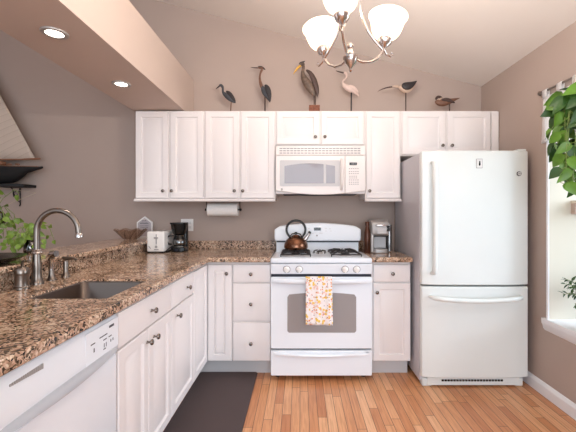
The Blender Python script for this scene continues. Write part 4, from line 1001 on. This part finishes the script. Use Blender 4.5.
# ------------------------------------------------------------------ plants
def leaf(mb, p, d, nrm, L, Wd, heart=True, droop=.25, fold=.15):
    p = Vector(p); d = Vector(d).normalized(); sd = d.cross(Vector(nrm))
    if sd.length < 1e-3: sd = d.cross(Vector((1, 0, .3)))
    sd.normalize(); up = sd.cross(d).normalized()
    ws = [(0, .0, 0), (.10, .62, 0), (.30, 1.0, 0), (.55, .86, 0), (.78, .48, 0), (1.0, 0, 0)] if heart else [(0, 0, 0), (.2, .6, 0), (.45, 1, 0), (.7, .8, 0), (.88, .4, 0), (1, 0, 0)]
    vs = []; fs = []
    for (u, w, _) in ws:
        c = p+d*(L*u)-up*(droop*L*u*u)
        back = -d*(.10*L*w) if heart and u < .2 else Vector((0, 0, 0))
        vs += [c-sd*(Wd*.5*w)+up*(fold*Wd*w)+back, c, c+sd*(Wd*.5*w)+up*(fold*Wd*w)+back]
    for i in range(len(ws)-1):
        a = i*3; fs += [(a, a+1, a+4, a+3), (a+1, a+2, a+5, a+4)]
    mb.add(vs, fs)
rnd = random.Random(3)
def rv3(): return Vector((rnd.uniform(-1, 1), rnd.uniform(-1, 1), rnd.uniform(-1, 1)))
def vine(stems, lv, pts, L, Wd, every=.05, r=.0022, size_end=.7, face=Vector((0, -1, 0))):
    """stem through pts with heart leaves along it"""
    P = [Vector(p) for p in pts]; S_ = []
    for i in range(len(P)-1):
        for k in range(4):
            u = k/4; S_.append(P[i].lerp(P[i+1], u))
    S_.append(P[-1]); stems.tube(S_, r, 5)
    acc = 0; n = len(S_); side = 1
    for i in range(1, n):
        acc += (S_[i]-S_[i-1]).length
        if acc >= every or i == n-1:
            acc = 0; side = -side; t_ = (S_[i]-S_[i-1]).normalized()
            f = (face+rv3()*.5).normalized(); out = (t_.cross(f)*side+t_*.3+rv3()*.5+Vector((0, 0, -.3))).normalized()
            pe = S_[i]+out*.02; stems.tube([S_[i], pe], r*.7, 4)
            sc = 1-(1-size_end)*i/n
            leaf(lv, pe, out+Vector((0, 0, -.4)), f, L*sc*rnd.uniform(.75, 1.15), Wd*sc*rnd.uniform(.8, 1.1))
# hanging pothos by the window
hxp, hyp = 1.515, 1.82
t = thing('hanging_plant', 'leafy green trailing plant in a hanging pot in front of the window valance', 'plant', (hxp, hyp, ceil_z(hxp)))
pzt = 1.85
obj('pot', MB().lathe([(0, -.13), (.06, -.13), (.085, -.02), (.092, 0), (.098, .0), (.098, .012), (.086, .012), (.08, -.012), (0, -.014)], (hxp, hyp, pzt)), 'terra', t)
hg = MB()
for k in range(3):
    a = k*2*PI/3+.4; hg.tube([(hxp+.095*math.cos(a), hyp+.095*math.sin(a), pzt+.005), (hxp, hyp, pzt+.42)], .002, 5)
hg.tube([(hxp, hyp, pzt+.42), (hxp, hyp, ceil_z(hxp)-.002)], .0025, 5)
obj('hanger', hg, 'cord', t)
st_, lf = MB(), MB()
for k in range(34):
    a = rnd.uniform(0, 2*PI); r1 = rnd.uniform(.10, .165); drop = rnd.choice([.12, .2, .28, .36, .42]); r1 = max(.12, r1)
    ca, sa = math.cos(a), math.sin(a)
    pts = [(hxp+.05*ca, hyp+.05*sa, pzt-.005), (hxp+r1*.8*ca, hyp+r1*.8*sa, pzt+.05), (hxp+r1*ca, hyp+r1*sa, pzt-drop*.4), (hxp+r1*1.05*ca+rnd.uniform(-.03, .03), hyp+r1*sa, pzt-drop)]
    vine(st_, lf, pts, .115, .075, .06, face=Vector((ca*.7, sa*.7-.5, .25)))
pts = [(hxp-.05, hyp, pzt-.005), (hxp-.14, hyp, pzt+.02), (hxp-.15, hyp-.02, pzt-.24), (hxp-.12, hyp-.02, pzt-.40)]
vine(st_, lf, pts, .10, .065, .06, face=Vector((-.5, -.8, .1)))
obj('stems', st_, 'stem', t); fo = obj('foliage', lf, 'leafd', t, ang=180)
mA = M['leafm']; fo.data.materials.append(mA)
for i, p in enumerate(fo.data.polygons):
    if (i//10) % 2: p.material_index = 1
obj('soil', MB().lathe([(0, -.012), (.08, -.012), (.08, -.006), (0, -.004)], (hxp, hyp, pzt)), 'soil', t)
# bushy plant on the sill
sxq, syq = 1.865, 2.17; szq = OP[2]+.018
t = thing('potted_plant', 'bushy dark green potted plant on the white window sill', 'plant', (sxq, syq, szq))
obj('pot', MB().lathe([(0, 0), (.055, 0), (.075, .11), (.08, .11), (.08, .128), (.072, .128), (.068, .112), (0, .11)], (sxq, syq, szq+.001)), 'terra', t)
obj('soil', MB().lathe([(0, .112), (.069, .112), (.069, .116), (0, .118)], (sxq, syq, szq)), 'soil', t)
st_, lf = MB(), MB()
for k in range(130):
    a = rnd.uniform(0, 2*PI); R_ = rnd.uniform(.05, .22); hh = rnd.uniform(.04, .24)
    p0 = Vector((sxq+.02*math.cos(a), syq+.02*math.sin(a), szq+.115)); p1 = Vector((sxq+R_*math.cos(a), syq+R_*math.sin(a), szq+.13+hh-R_*.1)); pm = p0.lerp(p1, .55)+Vector((0, 0, .05))
    S_ = [p0, p0.lerp(pm, .5), pm, pm.lerp(p1, .5)+Vector((0, 0, .008)), p1]; st_.tube(S_, .0018, 4)
    for i in range(1, 5):
        for q_ in range(5):
            o = S_[i-1].lerp(S_[i], q_/5); dd_ = (S_[i]-S_[i-1]).normalized()*.6+rv3()*.9
            leaf(lf, o, dd_, Vector((0, 0, 1))+rv3()*.5, rnd.uniform(.026, .042), .016, False)
obj('stems', st_, 'stem', t); fo = obj('foliage', lf, 'leafd', t, ang=180)
# trailing plants at left: glass jar on ledge, and one hanging from the shelf hook
jx, jy = -1.60, 2.08
t = thing('potted_plant', 'lime green trailing plant in a small dark jar on the bar ledge behind the faucet', 'plant', (jx, jy, 1.021))
obj('jar', MB().lathe([(0, 0), (.030, 0), (.036, .01), (.034, .045), (.024, .065), (.026, .078), (.022, .078), (.020, .064), (.03, .045), (.031, .012), (0, .006)], (jx, jy, 1.0215)), 'jarglass', t)
st_, lf = MB(), MB()
for k in range(13):
    a = rnd.uniform(0, 2*PI); R_ = rnd.uniform(.04, .13); ca, sa = math.cos(a), math.sin(a); h = rnd.uniform(.0, .07)
    vine(st_, lf, [(jx, jy, 1.06), (jx+R_*.4*ca, jy+R_*.4*sa, 1.12+h), (jx+R_*.8*ca, jy+R_*.8*sa, 1.11+h), (jx+R_*ca, jy+R_*sa, 1.07+h*.5)], .05, .038, .045, .0018, face=Vector((.2, -.8, .5)))
vine(st_, lf, [(jx, jy, 1.06), (jx+.02, jy, 1.16), (jx+.03, jy, 1.21)], .055, .03, .1, .0016)
obj('stems', st_, 'stem', t); obj('foliage', lf, 'leafl', t, ang=180)
gx_, gy_ = -2.13, 2.44
t = thing('hanging_plant', 'pale green vine hanging in a small glass globe below the boat shelf', 'plant', (gx_, gy_, 1.45))
st_, lf = MB(), MB()
obj('globe', MB().lathe([(0, -.07), (.03, -.065), (.058, -.035), (.065, 0), (.055, .035), (.03, .055), (.028, .06)], (gx_, gy_, 1.22)), 'jarglass', t)
for k in range(15):
    a = rnd.uniform(0, 2*PI); R_ = rnd.uniform(.05, .14); ca, sa = math.cos(a), math.sin(a); dr_ = rnd.uniform(.0, .18)
    vine(st_, lf, [(gx_, gy_, 1.26), (gx_+R_*.5*ca, gy_+R_*.5*sa, 1.31), (gx_+R_*ca, gy_+R_*sa, 1.27-dr_*.5), (gx_+R_*1.05*ca, gy_+R_*1.05*sa, 1.24-dr_)], .06, .045, .05, .002, face=Vector((.3, -.8, .4)))
vine(st_, lf, [(gx_, gy_, 1.27), (gx_+.06, gy_, 1.36), (gx_+.14, gy_, 1.42), (gx_+.17, gy_, 1.40)], .075, .06, .11, .002)
obj('stems', st_, 'stem', t); obj('foliage', lf, 'leafl', t, ang=180)
cd_ = MB().tube([(gx_, gy_, 1.28), (gx_-.01, gy_+.4, 1.42), (X_(2), BYY-.055, Z_(187)-.004)], .0015, 5)
obj('hanger', cd_, 'cord', t)

# ------------------------------------------------------------------ valance and rod, shelf in the garden window
rX, rZ = WX-.032, 2.105
t = thing('curtain_rod', 'thin brushed nickel curtain rod above the window', 'curtain rod', (WX, 1.8, rZ))
obj('rod', MB().tube([(rX, .95, rZ), (rX, 2.47, rZ)], .007, 10), 'nickel', t)
for y, s2 in ((2.47, 1), (.95, -1)): obj('finial', MB().lathe([(0, -.018), (.012, -.014), (.018, 0), (.012, .014), (0, .018)], (rX, y+.012*s2, rZ), 'y', 18), 'nickel', t)
for y in (2.44, 1.0): obj('bracket', MB().tube([(WX-.001, y, rZ), (rX, y, rZ)], .005, 8).lathe([(0, 0), (.016, 0), (.014, -.006), (0, -.008)], (WX-.001, y, rZ), 'x', 14), 'nickel', t)
vy0, vy1 = 1.02, 2.45; n = 150; vs = []; fs = []; m_ = 10
for i in range(n+1):
    u = i/n; y = vy0+(vy1-vy0)*u
    for j in range(m_+1):
        w = j/m_; z = rZ-.045-.31*w; amp = .004+.016*w
        vs.append((rX-.004+amp*math.sin(u*52+.5*w), y+.008*w*math.sin(u*20)+(.03*w if u > .95 else 0), z))
for i in range(n):
    for j in range(m_): fs.append((i*(m_+1)+j, (i+1)*(m_+1)+j, (i+1)*(m_+1)+j+1, i*(m_+1)+j+1))
va = thing('valance', 'short white tab-top cotton valance hanging from the curtain rod', 'curtain', (rX, 1.7, rZ))
obj('cloth', MB().add(vs, fs), 'sheer', va, solid=.0015, ang=180)
for k in range(11):
    yc = vy1-.026-k*.135
    tb_ = MB(); prof = [(rX-.008, rZ-.05), (rX-.0105, rZ-.02), (rX-.010, rZ+.003), (rX-.004, rZ+.0105), (rX+.004, rZ+.0105), (rX+.010, rZ+.003), (rX+.0105, rZ-.02), (rX+.004, rZ-.05)]
    vs = [(x, yc-.024, z) for x, z in prof]+[(x, yc+.024, z) for x, z in prof]; L_ = len(prof)
    tb_.add(vs, [(i, i+1, L_+i+1, L_+i) for i in range(L_-1)]); obj('tab', tb_, 'sheer', va, solid=.0012, ang=180)
t = thing('window_shelf', 'small beige wooden shelf inside the garden window', 'shelf', (2.0, 2.35, 1.30))
obj('board', MB().box(1.885, 2.30, 2.28, OP[1]-.002, 1.325, 1.345), 'cream', t, bevel=.003)
obj('apron', MB().box(1.885, 2.30, 2.40, OP[1]-.002, 1.25, 1.325), mat('shelf_apron_beige', (190, 170, 158), .6), t, bevel=.003)
